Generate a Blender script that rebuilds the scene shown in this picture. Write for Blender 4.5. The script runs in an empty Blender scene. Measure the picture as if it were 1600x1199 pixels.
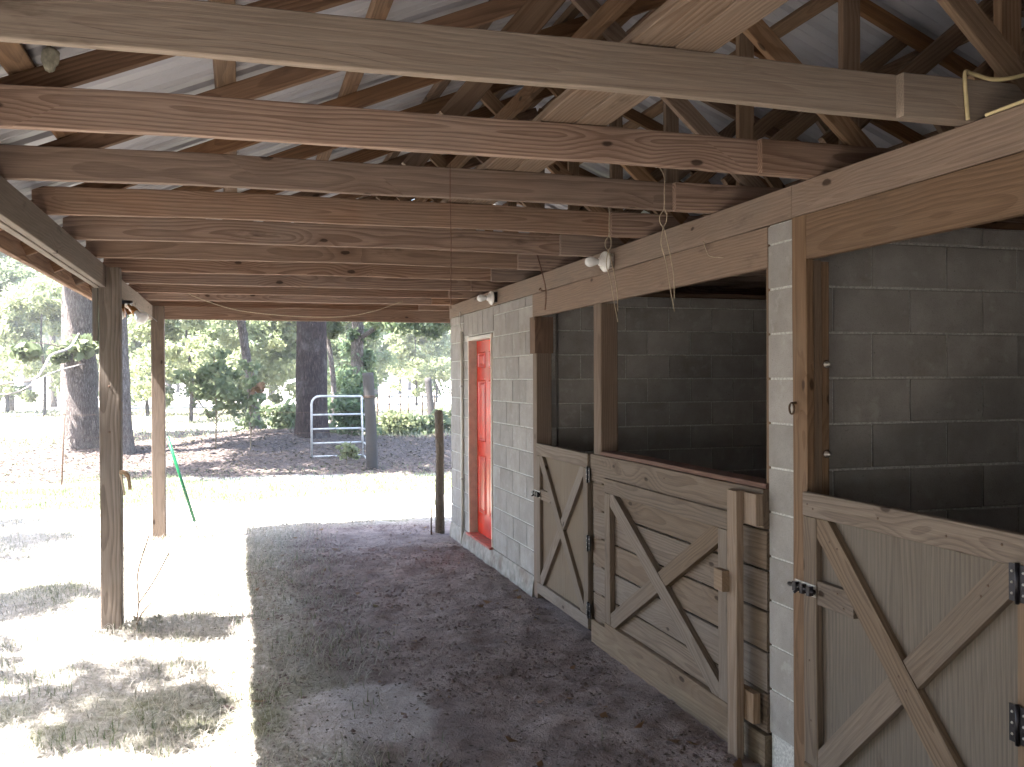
import bpy, bmesh, math, random
import numpy as np
from mathutils import Vector, Matrix, noise as mnoise

random.seed(7)
RNG = np.random.default_rng(11)
S = bpy.context.scene
COL = S.collection
R = math.radians

# ------------------------------------------------------------------ camera, sky, sun, exposure
cam_d = bpy.data.cameras.new('camera')
cam_d.sensor_fit = 'HORIZONTAL'; cam_d.sensor_width = 36.0; cam_d.lens = 36 * 1451.45 / 1600
cam_d.clip_start = 0.05; cam_d.clip_end = 3000
cam = bpy.data.objects.new('camera', cam_d); COL.objects.link(cam)
EYE = 1.79
yaw, pit, rol = 0.285856, 0.0050986, 0.0051954
c, s = math.cos, math.sin
Ry = np.array([[c(yaw), 0, s(yaw)], [0, 1, 0], [-s(yaw), 0, c(yaw)]])
Rx = np.array([[1, 0, 0], [0, c(pit), s(pit)], [0, -s(pit), c(pit)]])
Rz = np.array([[c(rol), -s(rol), 0], [s(rol), c(rol), 0], [0, 0, 1]])
CM = Ry @ Rx @ Rz
def tw(v): return Vector((v[0], v[2], -v[1]))
cr, cd, cf = tw(CM[:, 0]), tw(CM[:, 1]), tw(CM[:, 2])
mw = Matrix.Identity(4)
for i in range(3):
    mw[i][0] = cr[i]; mw[i][1] = -cd[i]; mw[i][2] = -cf[i]
mw[2][3] = EYE
cam.matrix_world = mw
S.camera = cam

SUN = Vector((-1.0, -0.17, 1.88)).normalized()
world = bpy.data.worlds.new('World'); S.world = world; world.use_nodes = True
wn = world.node_tree
bg = wn.nodes['Background']
sky = wn.nodes.new('ShaderNodeTexSky'); sky.sky_type = 'NISHITA'; sky.sun_disc = False
sky.sun_elevation = math.asin(SUN.z); sky.sun_rotation = math.atan2(SUN.x, SUN.y)
sky.air_density = 1.0; sky.dust_density = 2.5; sky.ozone_density = 1.0
wn.links.new(sky.outputs[0], bg.inputs[0]); bg.inputs[1].default_value = 0.12
sun_d = bpy.data.lights.new('sun', 'SUN'); sun_d.energy = 4.2; sun_d.angle = R(0.53); sun_d.color = (1.0, 0.965, 0.955)
sun = bpy.data.objects.new('sun', sun_d); COL.objects.link(sun)
sun.rotation_euler = SUN.to_track_quat('Z', 'Y').to_euler(); sun.location = (-20, 0, 30)

S.view_settings.view_transform = 'Standard'; S.view_settings.look = 'None'
S.view_settings.exposure = 3.8; S.view_settings.gamma = 1.0; S.view_settings.use_curve_mapping = False
S.render.engine = 'CYCLES'
S.cycles.max_bounces = 10; S.cycles.diffuse_bounces = 5; S.cycles.glossy_bounces = 3
S.cycles.transmission_bounces = 6; S.cycles.transparent_max_bounces = 6
S.cycles.use_denoising = True
S.cycles.sample_clamp_indirect = 8.0

# ------------------------------------------------------------------ node helpers and materials
class NT:
    def __init__(self, name):
        self.m = bpy.data.materials.new(name); self.m.use_nodes = True
        self.t = self.m.node_tree; self.t.nodes.clear()
        self.out = self.t.nodes.new('ShaderNodeOutputMaterial')
    def n(self, typ, ins=None, **kw):
        nd = self.t.nodes.new('ShaderNode' + typ)
        for k, v in kw.items(): setattr(nd, k, v)
        for k, v in (ins or {}).items(): self.set(nd.inputs[k], v)
        return nd
    def set(self, sock, v):
        if isinstance(v, bpy.types.NodeSocket): self.t.links.new(v, sock)
        elif isinstance(v, bpy.types.Node): self.t.links.new(v.outputs[0], sock)
        elif isinstance(v, (tuple, list)):
            v = tuple(v)
            if sock.type == 'RGBA' and len(v) == 3: v = v + (1,)
            sock.default_value = v
        else: sock.default_value = v
    def math(self, op, a, b=0.0, cc=None, clamp=False):
        nd = self.n('Math', operation=op, use_clamp=clamp); self.set(nd.inputs[0], a); self.set(nd.inputs[1], b)
        if cc is not None: self.set(nd.inputs[2], cc)
        return nd.outputs[0]
    def vm(self, op, a, b=None, scale=None):
        nd = self.n('VectorMath', operation=op); self.set(nd.inputs[0], a)
        if b is not None: self.set(nd.inputs[1], b)
        if scale is not None: self.set(nd.inputs[3], scale)
        return nd.outputs[0]
    def mix(self, f, a, b, blend='MIX'):
        nd = self.n('Mix', data_type='RGBA', blend_type=blend)
        self.set(nd.inputs[0], f); self.set(nd.inputs[6], a); self.set(nd.inputs[7], b)
        return nd.outputs[2]
    def noise(self, v, scale, detail=3, rough=0.55, out=0):
        nd = self.n('TexNoise', {'Scale': scale, 'Detail': detail, 'Roughness': rough})
        if v is not None: self.set(nd.inputs['Vector'], v)
        return nd.outputs[out]
    def ramp(self, f, a, b, clamp=True):
        nd = self.n('MapRange', {'From Min': a, 'From Max': b}, clamp=clamp, interpolation_type='SMOOTHSTEP'); self.set(nd.inputs['Value'], f)
        return nd.outputs[0]
    def bsdf(self, col, rough=0.8, bump=None, dist=0.01, strength=0.5, **kw):
        p = self.n('BsdfPrincipled'); self.set(p.inputs['Base Color'], col); self.set(p.inputs['Roughness'], rough)
        for k, v in kw.items(): self.set(p.inputs[k], v)
        if bump is not None:
            b = self.n('Bump', {'Distance': dist, 'Strength': strength}); self.set(b.inputs['Height'], bump)
            self.t.links.new(b.outputs[0], p.inputs['Normal'])
        self.t.links.new(p.outputs[0], self.out.inputs[0])
        return p

def wood(name, light, dark, grey, grey_amt=0.4, ring=0.016, spec=0.2, knots=0.80, tint=0.2, contrast=0.6):
    M = NT(name)
    tc = M.n('TexCoord'); oi = M.n('ObjectInfo'); rnd = oi.outputs['Random']
    off = M.n('CombineXYZ', {0: M.math('MULTIPLY', rnd, 41.3), 1: M.math('MULTIPLY', rnd, 7.7), 2: M.math('MULTIPLY', rnd, 13.1)})
    obj = tc.outputs['Object']
    co = M.vm('ADD', obj, off.outputs[0])
    low = M.noise(M.vm('MULTIPLY', co, (0.9, 3, 3)), 1.0, 2, 0.5, out=1)
    lows = M.vm('SUBTRACT', low, (0.5, 0.5, 0.5))
    # knots
    so = M.n('SeparateXYZ', {0: co})
    kv = M.n('CombineXYZ', {0: M.math('MULTIPLY', so.outputs[0], 2.3), 1: M.math('MULTIPLY', M.math('ADD', so.outputs[1], so.outputs[2]), 5.2)}).outputs[0]
    kv = M.vm('ADD', kv, M.vm('SCALE', M.vm('SUBTRACT', M.noise(co, 22, 2, 0.5, out=1), (0.5, 0.5, 0.5)), scale=0.05))
    vo = M.n('TexVoronoi', {'Scale': 1.0, 'Randomness': 1.0}, voronoi_dimensions='2D'); M.set(vo.inputs['Vector'], kv)
    kd = vo.outputs['Distance']
    kon = M.math('GREATER_THAN', M.n('SeparateColor', {0: vo.outputs['Color']}).outputs[0], knots)
    kn = M.math('MULTIPLY', M.ramp(M.math('ADD', kd, M.math('MULTIPLY', M.n('SeparateColor', {0: vo.outputs['Color']}).outputs[1], 0.03)), 0.095, 0.055), kon)
    kinf = M.math('MULTIPLY', M.ramp(kd, 0.55, 0.0), kon)
    # growth rings about an axis running along the board
    sx = M.n('SeparateXYZ', {0: obj}); ls = M.n('SeparateXYZ', {0: lows})
    yy = M.math('ADD', M.math('ADD', sx.outputs[1], M.math('MULTIPLY', ls.outputs[0], 0.13)), M.math('MULTIPLY', M.math('SUBTRACT', M.math('FRACT', M.math('MULTIPLY', rnd, 17.3)), 0.5), 0.16))
    zz = M.math('ADD', M.math('ADD', sx.outputs[2], M.math('MULTIPLY', ls.outputs[1], 0.10)), M.math('MULTIPLY', M.math('SUBTRACT', M.math('FRACT', M.math('MULTIPLY', rnd, 31.7)), 0.5), 0.12))
    rr = M.math('SQRT', M.math('ADD', M.math('MULTIPLY', yy, yy), M.math('MULTIPLY', zz, zz)))
    rr = M.math('ADD', rr, M.math('MULTIPLY', kinf, 0.035))
    wob = M.noise(M.vm('MULTIPLY', co, (3, 30, 30)), 1.0, 2)
    rr = M.math('ADD', rr, M.math('MULTIPLY', wob, 0.0014))
    ph = M.math('FRACT', M.math('DIVIDE', rr, ring))
    rg = M.math('MULTIPLY', M.ramp(ph, 0.25, 0.85), M.ramp(ph, 1.0, 0.93))
    fib = M.noise(M.vm('MULTIPLY', co, (5, 190, 190)), 1.0, 3, 0.6)
    blot = M.noise(co, 2.3, 4, 0.6)
    col = M.mix(M.math('MULTIPLY', rg, contrast), light, dark)
    wl = M.ramp(M.math('ADD', blot, M.math('MULTIPLY', M.math('SUBTRACT', rnd, 0.5), 0.5)), 0.35, 0.7)
    col = M.mix(M.math('MULTIPLY', wl, grey_amt), col, grey)
    col = M.mix(M.ramp(fib, 0.33, 0.7), M.mix(0.26, col, (0.02, 0.014, 0.01), 'MIX'), col)
    # stains and scuffs
    st = M.ramp(M.noise(M.vm('MULTIPLY', co, (2.2, 7, 7)), 1.0, 5, 0.65), 0.60, 0.75)
    col = M.mix(M.math('MULTIPLY', st, 0.6), col, (0.055, 0.036, 0.025))
    col = M.mix(M.math('MULTIPLY', kn, 0.85), col, (0.028, 0.014, 0.007))
    col = M.mix(M.math('MULTIPLY', M.math('SUBTRACT', kinf, kn, clamp=True), 0.35), col, dark)
    f2 = M.math('FRACT', M.math('MULTIPLY', rnd, 57.1))
    v = M.math('ADD', 1.0 - tint, M.math('MULTIPLY', f2, 2 * tint))
    hs = M.n('HueSaturation', {'Saturation': M.math('ADD', 0.8, M.math('MULTIPLY', M.math('FRACT', M.math('MULTIPLY', rnd, 91.7)), 0.4)), 'Value': v, 'Color': col})
    h = M.math('ADD', M.math('MULTIPLY', rg, -0.35), M.math('ADD', M.math('MULTIPLY', fib, 0.6), M.math('MULTIPLY', kn, -0.8)))
    M.bsdf(hs.outputs[0], M.math('ADD', 0.68, M.math('MULTIPLY', fib, 0.2)), h, 0.003, 0.6, **{'Specular IOR Level': spec})
    return M.m

MW = {}
MW['chord'] = wood('chord_wood', (0.370, 0.246, 0.180), (0.184, 0.107, 0.072), (0.308, 0.236, 0.190), 0.45, contrast=0.75)
MW['chord_grey'] = wood('chord_grey_wood', (0.324, 0.257, 0.203), (0.261, 0.194, 0.149), (0.306, 0.252, 0.203), 0.7, contrast=0.45, knots=0.9, tint=0.08)
MW['rafter'] = wood('rafter_wood', (0.219, 0.121, 0.068), (0.118, 0.059, 0.032), (0.149, 0.102, 0.072), 0.35)
MW['web'] = wood('web_wood', (0.264, 0.174, 0.115), (0.162, 0.093, 0.055), (0.212, 0.162, 0.119), 0.4)
MW['plank'] = wood('plank_wood', (0.279, 0.205, 0.155), (0.167, 0.099, 0.062), (0.236, 0.192, 0.155), 0.4)
MW['header'] = wood('header_wood', (0.281, 0.210, 0.164), (0.190, 0.131, 0.095), (0.255, 0.206, 0.168), 0.6, contrast=0.4, tint=0.08)
MW['lintel'] = wood('lintel_wood', (0.175, 0.112, 0.070), (0.108, 0.063, 0.037), (0.154, 0.115, 0.084), 0.5, contrast=0.5, tint=0.1)
MW['post'] = wood('post_wood', (0.225, 0.183, 0.148), (0.120, 0.093, 0.072), (0.218, 0.192, 0.167), 0.7, contrast=0.7, tint=0.08)
MW['jamb'] = wood('jamb_wood', (0.208, 0.138, 0.092), (0.124, 0.078, 0.050), (0.184, 0.146, 0.114), 0.5, tint=0.12)
MW['door'] = wood('door_wood', (0.199, 0.147, 0.105), (0.117, 0.080, 0.053), (0.185, 0.143, 0.108), 0.65, contrast=0.62, tint=0.12)
MW['newer'] = wood('newer_wood', (0.279, 0.203, 0.145), (0.195, 0.127, 0.082), (0.251, 0.200, 0.155), 0.45, contrast=0.5, tint=0.08)
MW['ply'] = wood('ply_wood', (0.185, 0.143, 0.104), (0.120, 0.085, 0.058), (0.170, 0.139, 0.106), 0.6, ring=0.02, contrast=0.6, knots=0.93, tint=0.05)
MW['skirt'] = wood('skirt_wood', (0.197, 0.152, 0.112), (0.126, 0.091, 0.065), (0.172, 0.148, 0.108), 0.7, contrast=0.5)
MW['cap'] = wood('cap_wood', (0.182, 0.084, 0.052), (0.112, 0.049, 0.028), (0.140, 0.091, 0.070), 0.3)
MW['purlin'] = wood('purlin_wood', (0.24, 0.145, 0.09), (0.11, 0.06, 0.035), (0.2, 0.15, 0.11), 0.5)
MW['fence'] = wood('fence_wood_shaded', (0.04, 0.035, 0.032), (0.022, 0.019, 0.018), (0.045, 0.042, 0.04), 0.6)  # near-black: the gate post's shade is put into this wood colour

def plain(name, col, rough=0.6, metal=0.0, nz=0.0, nscale=30, spec=0.5, bump=0.0, dirt=None, damt=0.5):
    M = NT(name); tc = M.n('TexCoord').outputs['Object']
    n = M.noise(tc, nscale, 4, 0.6)
    colr = col
    if nz: colr = M.mix(M.ramp(n, 0.3, 0.7), tuple(x * (1 - nz) for x in col), tuple(min(1, x * (1 + nz)) for x in col))
    if dirt:
        colr = M.mix(M.math('MULTIPLY', M.ramp(M.noise(tc, nscale * 0.35, 5, 0.65), 0.45, 0.68), damt), colr, dirt)
    M.bsdf(colr, rough, n if bump else None, bump or 0.001, 0.6, Metallic=metal, **{'Specular IOR Level': spec})
    return M.m

# concrete block
M = NT('concrete_block'); tc = M.n('TexCoord'); oi = M.n('ObjectInfo'); rnd = oi.outputs['Random']
co = M.vm('ADD', tc.outputs['Object'], M.n('CombineXYZ', {0: M.math('MULTIPLY', rnd, 31.0), 1: M.math('MULTIPLY', rnd, 57.0)}).outputs[0])
n1 = M.noise(co, 6, 5, 0.6); n2 = M.noise(co, 160, 3, 0.7); n3 = M.noise(co, 420, 2, 0.6)
base = M.mix(M.ramp(n1, 0.3, 0.75), (0.292, 0.268, 0.243), (0.37, 0.343, 0.316))
base = M.mix(M.math('MULTIPLY', M.ramp(n2, 0.52, 0.72), 0.4), base, (0.16, 0.15, 0.135))
base = M.mix(M.math('MULTIPLY', M.ramp(M.noise(co, 2.4, 6, 0.7), 0.55, 0.72), 0.4), base, (0.20, 0.165, 0.125))
base = M.mix(M.math('MULTIPLY', M.ramp(M.noise(co, 45, 2, 0.5), 0.70, 0.78), 0.5), base, (0.09, 0.08, 0.07))
base = M.mix(M.math('MULTIPLY', M.ramp(M.noise(co, 11, 4, 0.6), 0.58, 0.7), 0.35), base, (0.46, 0.445, 0.41))
hv = M.n('HueSaturation', {'Value': M.math('ADD', 0.9, M.math('MULTIPLY', rnd, 0.2)), 'Color': base})
M.bsdf(hv.outputs[0], 0.93, M.math('ADD', n2, n3), 0.004, 0.7, **{'Specular IOR Level': 0.15})
M_BLOCK = M.m
M_MORTAR = plain('mortar', (0.50, 0.485, 0.45), 0.95, nz=0.25, nscale=90, bump=0.003, spec=0.1)
M_FOOT = plain('footing_concrete', (0.30, 0.28, 0.25), 0.95, nz=0.2, nscale=14, bump=0.004, spec=0.1, dirt=(0.16, 0.11, 0.085), damt=0.6)
M_ROOF = plain('roof_metal', (0.40, 0.395, 0.425), 0.42, nz=0.05, nscale=2.2, spec=0.4, dirt=(0.26, 0.23, 0.22), damt=0.5)
M_RED = plain('red_paint', (0.56, 0.026, 0.010), 0.24, nz=0.15, nscale=6, spec=0.45, dirt=(0.30, 0.05, 0.03), damt=0.45)
M_SILL = plain('sill_red', (0.36, 0.075, 0.05), 0.6, nz=0.3, nscale=20, dirt=(0.2, 0.13, 0.1))
M_FRAME = plain('door_frame_wood', (0.55, 0.45, 0.36), 0.7, nz=0.12, nscale=12)
M_WHITE = plain('white_trim', (0.52, 0.49, 0.43), 0.55, nz=0.05)
M_PVC = plain('pvc', (0.66, 0.63, 0.55), 0.45, nz=0.06, nscale=8)
M_PORC = plain('porcelain', (0.78, 0.75, 0.70), 0.25, nz=0.06, nscale=40, dirt=(0.4, 0.33, 0.26), damt=0.35)
M_BULB = plain('bulb_glass', (0.82, 0.82, 0.80), 0.12, nz=0.03)
M_BLACK = plain('black_metal', (0.022, 0.02, 0.024), 0.35, metal=0.6, nz=0.3, nscale=60)
M_STEEL = plain('worn_steel', (0.5, 0.47, 0.43), 0.4, metal=0.85, nz=0.3, nscale=60, dirt=(0.1, 0.06, 0.04))
M_GALV = plain('galvanised_tube', (0.40, 0.395, 0.38), 0.55, metal=0.1, nz=0.2, nscale=9)
M_RUST = plain('rusty_iron', (0.12, 0.075, 0.05), 0.8, metal=0.3, nz=0.4, nscale=40)
M_TWINE = plain('twine', (0.42, 0.34, 0.24), 0.9, nz=0.2, nscale=90)
M_REDTW = plain('rusty_wire', (0.16, 0.085, 0.06), 0.9, nz=0.3, nscale=60)
M_CABLE = plain('yellow_cable', (0.62, 0.50, 0.27), 0.5, nz=0.1)
M_GREENP = plain('green_paint', (0.008, 0.12, 0.045), 0.35, nz=0.15, nscale=20)
M_BRASS = plain('amber_socket', (0.35, 0.16, 0.035), 0.35, metal=0.3, nz=0.2)
M_MUD = plain('dried_mud', (0.30, 0.28, 0.22), 0.95, nz=0.25, nscale=40, bump=0.01)
M_DEADW = plain('dead_branch_wood', (0.30, 0.27, 0.24), 0.9, nz=0.25, nscale=12, bump=0.01)
M_STEM = plain('stem', (0.14, 0.11, 0.07), 0.9, nz=0.3, nscale=20)
M_DRYSTEM = plain('dry_stem', (0.26, 0.18, 0.11), 0.9, nz=0.3, nscale=20)

def bark(name, a, b, sc=9, zs=0.2):
    M = NT(name); tc = M.n('TexCoord').outputs['Object']
    wv = M.vm('SUBTRACT', M.noise(tc, 3.5, 4, 0.6, out=1), (0.5, 0.5, 0.5))
    v = M.vm('ADD', M.vm('MULTIPLY', tc, (1, 1, zs)), M.vm('SCALE', wv, scale=0.22))
    vo = M.n('TexVoronoi', {'Scale': sc, 'Randomness': 1.0}, feature='DISTANCE_TO_EDGE'); M.set(vo.inputs['Vector'], v)
    e1 = M.ramp(vo.outputs['Distance'], 0.0, 0.30)
    n2 = M.noise(M.vm('MULTIPLY', tc, (1, 1, 0.16)), sc * 2.6, 5, 0.7)
    e = M.math('MULTIPLY', M.math('ADD', M.math('MULTIPLY', e1, 0.6), 0.4), M.ramp(n2, 0.32, 0.66))
    n = M.noise(tc, sc * 5, 4, 0.7)
    col = M.mix(e, a, M.mix(M.ramp(n, 0.3, 0.7), tuple(x * 0.6 for x in b), b))
    col = M.mix(M.math('MULTIPLY', M.ramp(M.noise(tc, 1.3, 5, 0.65), 0.5, 0.7), 0.5), col, (0.22, 0.21, 0.195))
    M.bsdf(col, 0.95, M.math('ADD', e, M.math('MULTIPLY', n, 0.4)), 0.06, 0.9, **{'Specular IOR Level': 0.1})
    return M.m
M_PINEB = bark('pine_bark', (0.03, 0.023, 0.022), (0.13, 0.095, 0.088), 13)
M_OAKB = bark('oak_bark', (0.08, 0.065, 0.058), (0.44, 0.385, 0.345), 17)
M_LOG = bark('log_bark', (0.26, 0.205, 0.16), (0.50, 0.41, 0.32), 22, 0.15)
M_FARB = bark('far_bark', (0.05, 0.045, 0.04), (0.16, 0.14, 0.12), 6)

def leaf(name, a, b, tr=0.55, rough=0.5):
    M = NT(name); g = M.n('NewGeometry'); tc = M.n('TexCoord').outputs['Object']
    f = M.math('ADD', M.math('MULTIPLY', g.outputs['Random Per Island'], 0.6), M.math('MULTIPLY', M.noise(tc, 0.9, 3), 0.4))
    col = M.mix(f, a, b)
    d = M.n('BsdfPrincipled', {'Roughness': rough, 'Specular IOR Level': 0.35}); M.set(d.inputs['Base Color'], col)
    t = M.n('BsdfTranslucent'); M.set(t.inputs['Color'], M.mix(0.5, col, (0.28, 0.32, 0.17), 'MIX'))
    mx = M.n('MixShader', {0: tr}); M.t.links.new(d.outputs[0], mx.inputs[1]); M.t.links.new(t.outputs[0], mx.inputs[2])
    M.t.links.new(mx.outputs[0], M.out.inputs[0])
    return M.m
M_LEAF = leaf('leaf_green', (0.075, 0.105, 0.055), (0.18, 0.215, 0.115))
M_LEAFD = leaf('leaf_dark', (0.045, 0.085, 0.045), (0.11, 0.165, 0.075), 0.5)
M_LEAFY = leaf('leaf_yellow', (0.155, 0.18, 0.09), (0.29, 0.305, 0.17), 0.6)
M_LEAFF = leaf('leaf_far_hazed', (0.125, 0.155, 0.115), (0.22, 0.245, 0.175))  # far leaves paled in colour to stand in for distance haze
M_LEAFB = leaf('leaf_brown', (0.16, 0.075, 0.04), (0.28, 0.15, 0.08), 0.35)
M_NEEDLE = leaf('needles', (0.04, 0.075, 0.03), (0.08, 0.12, 0.05), 0.3)
M_GRASSG = leaf('grass_green', (0.06, 0.09, 0.04), (0.15, 0.165, 0.085), 0.35)
M_YARD = leaf('yard_green', (0.09, 0.125, 0.06), (0.19, 0.215, 0.12), 0.3, 0.7)
M_FIELD = leaf('field_straw', (0.18, 0.19, 0.11), (0.36, 0.34, 0.23), 0.2, 0.8)
M_STRAW = leaf('straw', (0.25, 0.225, 0.185), (0.46, 0.435, 0.39), 0.2, 0.8)
M_LITTER = leaf('litter', (0.045, 0.033, 0.028), (0.15, 0.113, 0.093), 0.15, 0.8)

# ------------------------------------------------------------------ object helpers
WORLD = {}
def link(ob, parent=None, Mw=None):
    COL.objects.link(ob)
    Mw = Mw or Matrix.Identity(4)
    WORLD[ob.name] = Mw
    if parent is not None:
        ob.parent = parent; ob.matrix_basis = WORLD[parent.name].inverted() @ Mw
    else:
        ob.matrix_basis = Mw
    return ob
def tag(o, label, cat, group=None):
    o['label'] = label; o['category'] = cat
    if group: o['group'] = group
    return o
def thing(name, label, cat, loc, group=None):
    o = bpy.data.objects.new(name, None); o.empty_display_size = 0.1
    link(o, None, Matrix.Translation(Vector(loc))); return tag(o, label, cat, group)
def mesh_ob(name, verts, faces, mat, parent=None, Mw=None, smooth=False):
    me = bpy.data.meshes.new(name); me.from_pydata([tuple(v) for v in verts], [], faces); me.update()
    if smooth: me.polygons.foreach_set('use_smooth', [True] * len(me.polygons))
    me.materials.append(mat)
    return link(bpy.data.objects.new(name, me), parent, Mw)
def beam_geo(L, w, t, ch=0.003, crown=0.0, wob=0.0012, seg=0.4):
    """a sawn board: length on x, thickness t on y, width w on z, eased edges, slightly wandering"""
    ns = max(1, int(L / seg)) if (crown or (wob and L > 0.8)) else 1
    ch = min(ch, w * 0.2, t * 0.2)
    hy, hz = t / 2, w / 2
    prof = [(-hy + ch, -hz), (hy - ch, -hz), (hy, -hz + ch), (hy, hz - ch), (hy - ch, hz), (-hy + ch, hz), (-hy, hz - ch), (-hy, -hz + ch)]
    V = []; F = []
    r = random.random() * 100
    for i in range(ns + 1):
        x = -L / 2 + L * i / ns; u = 2 * x / L
        dz = crown * (1 - u * u); dy = 0
        if wob and ns > 1:
            dz += wob * math.sin(r + i * 1.7); dy = wob * math.sin(r * 2 + i * 1.3)
        for (py, pz) in prof: V.append((x, py + dy, pz + dz))
    for i in range(ns):
        for k in range(8):
            a = i * 8 + k; b = i * 8 + (k + 1) % 8
            F.append((a, b, b + 8, a + 8)[::-1])
    F.append(tuple(range(8))); F.append(tuple(range(ns * 8 + 7, ns * 8 - 1, -1)))
    return V, F
def frame(p0, p1, up):
    p0, p1 = Vector(p0), Vector(p1); x = (p1 - p0); L = x.length; x.normalize()
    z = Vector(up); z = (z - x * z.dot(x)).normalized(); y = z.cross(x)
    m = Matrix.Identity(4); mid = (p0 + p1) / 2
    for i in range(3): m[i][0] = x[i]; m[i][1] = y[i]; m[i][2] = z[i]; m[i][3] = mid[i]
    return m, L
def board(name, p0, p1, up, w, t, mat, parent=None, crown=0.0, ch=0.003, wob=0.0012):
    m, L = frame(p0, p1, up); V, F = beam_geo(L, w, t, ch, crown, wob)
    return mesh_ob(name, V, F, MW.get(mat, mat) if isinstance(mat, str) else mat, parent, m)
def bx(name, lo, hi, mat, parent=None, ch=0.003, along=None, wob=0.0012):
    """axis-aligned board with its grain along the longest side"""
    lo, hi = Vector(lo), Vector(hi); d = hi - lo; ce = (lo + hi) / 2
    a = along if along is not None else max(range(3), key=lambda i: d[i])
    rest = [i for i in range(3) if i != a]; wz = max(rest, key=lambda i: d[i]); ty = [i for i in rest if i != wz][0]
    e = Vector((0, 0, 0)); e[a] = d[a] / 2; up = Vector((0, 0, 0)); up[wz] = 1
    return board(name, ce - e, ce + e, up, d[wz], d[ty], mat, parent, ch=ch, wob=wob)
def tube_geo(pts, rad, n=6, V=None, F=None, caps=True):
    V = [] if V is None else V; F = [] if F is None else F
    pts = [Vector(p) for p in pts]; b0 = len(V); k = len(pts)
    rads = rad if isinstance(rad, (list, tuple)) else [rad] * k
    ref = Vector((0.31, 0.77, 0.55))
    for i, p in enumerate(pts):
        d = (pts[min(i + 1, k - 1)] - pts[max(i - 1, 0)])
        d = d.normalized() if d.length > 1e-9 else Vector((0, 0, 1))
        a = d.cross(ref)
        if a.length < 0.05: a = d.cross(Vector((1, 0, 0)))
        a.normalize(); b = d.cross(a)
        for j in range(n):
            t = 2 * math.pi * j / n
            V.append(tuple(p + (a * math.cos(t) + b * math.sin(t)) * rads[i]))
    for i in range(k - 1):
        for j in range(n):
            p, q = b0 + i * n + j, b0 + i * n + (j + 1) % n
            F.append((p, q, q + n, p + n))
    if caps:
        F.append(tuple(b0 + j for j in range(n))[::-1]); F.append(tuple(b0 + (k - 1) * n + j for j in range(n)))
    return V, F
def tube(name, pts, rad, mat, parent=None, n=6, smooth=True):
    V, F = tube_geo(pts, rad, n)
    o = Vector(pts[0]); V = [tuple(Vector(v) - o) for v in V]
    return mesh_ob(name, V, F, mat, parent, Matrix.Translation(o), smooth)
def curve(pts, n=6):
    """Catmull-Rom through pts"""
    P = [Vector(p) for p in pts]; P = [P[0] * 2 - P[1]] + P + [P[-1] * 2 - P[-2]]; out = []
    for i in range(1, len(P) - 2):
        for k in range(n):
            t = k / n
            out.append(0.5 * ((2 * P[i]) + (P[i + 1] - P[i - 1]) * t + (2 * P[i - 1] - 5 * P[i] + 4 * P[i + 1] - P[i + 2]) * t * t + (3 * P[i] - P[i - 1] - 3 * P[i + 1] + P[i + 2]) * t ** 3))
    out.append(P[-2]); return out
def lathe(name, prof, base, axis, mat, parent=None, n=20):
    """prof: (distance along axis, radius)"""
    a = Vector(axis).normalized(); ref = Vector((0, 0, 1)) if abs(a.z) < 0.9 else Vector((1, 0, 0))
    u = a.cross(ref).normalized(); v = a.cross(u); V = []; F = []
    for (d, r) in prof:
        for j in range(n):
            t = 2 * math.pi * j / n; V.append(tuple(a * d + (u * math.cos(t) + v * math.sin(t)) * max(r, 1e-4)))
    for i in range(len(prof) - 1):
        for j in range(n):
            p, q = i * n + j, i * n + (j + 1) % n; F.append((p, q, q + n, p + n))
    F.append(tuple(range(n))[::-1]); F.append(tuple((len(prof) - 1) * n + j for j in range(n)))
    return mesh_ob(name, V, F, mat, parent, Matrix.Translation(Vector(base)), True)

# value noise for numpy grids
_T = RNG.random((256, 256))
def vn(x, y):
    xi = np.floor(x).astype(int); yi = np.floor(y).astype(int); fx = x - xi; fy = y - yi
    fx = fx * fx * (3 - 2 * fx); fy = fy * fy * (3 - 2 * fy)
    g = lambda i, j: _T[i & 255, j & 255]
    return (g(xi, yi) * (1 - fx) + g(xi + 1, yi) * fx) * (1 - fy) + (g(xi, yi + 1) * (1 - fx) + g(xi + 1, yi + 1) * fx) * fy
def fbm(x, y, o=3):
    t = 0; a = 0.5
    for k in range(o): t = t + a * vn(x * 2 ** k + 17 * k, y * 2 ** k + 31 * k); a *= 0.5
    return t / (1 - 0.5 ** o)
def ss(x, a, b):
    t = np.clip((x - a) / (b - a), 0, 1); return t * t * (3 - 2 * t)
def gz(x, y):
    x = np.asarray(x, float); y = np.asarray(y, float)
    fade = 1 - ss(np.abs(y), 60, 200)
    h = 0.07 * (fbm(x * 0.9, y * 0.9) - 0.5) + 0.035 * (fbm(x * 4.1, y * 4.1) - 0.5)
    h = h * fade
    h = h - 0.035 * np.exp(-(((x + 0.3) / 0.8) ** 2 + ((y - 7.0) / 1.2) ** 2))
    h = h + 0.42 * np.exp(-(((x - 0.9) / 2.6) ** 2 + ((y - 26.0) / 2.8) ** 2))
    h = h + 0.22 * np.exp(-(((x + 3.7) / 1.4) ** 2 + ((y - 24.3) / 1.4) ** 2))
    inside = ss(x, 2.15, 2.32) * (1 - ss(y, 11, 12)) * ss(y, -3, -2)
    return h * (1 - inside) - 0.015 * inside
def g1(x, y): return float(gz(np.array([x]), np.array([y]))[0])
def m_shed(x, y):
    e = 0.25 * (fbm(x * 1.3, y * 1.3) - 0.5)
    return ss(x + 1.6 * e, 0.05, 1.0) * (1 - ss(y + 3 * e, 10.6, 12.2))
def m_litter(x, y):
    e = fbm(x * 0.35 + 9, y * 0.35) - 0.5
    f = ss(y + 2.2 * e, 17.0, 18.3) * (1 - ss(y + 6 * e, 30, 37))
    return f
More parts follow.
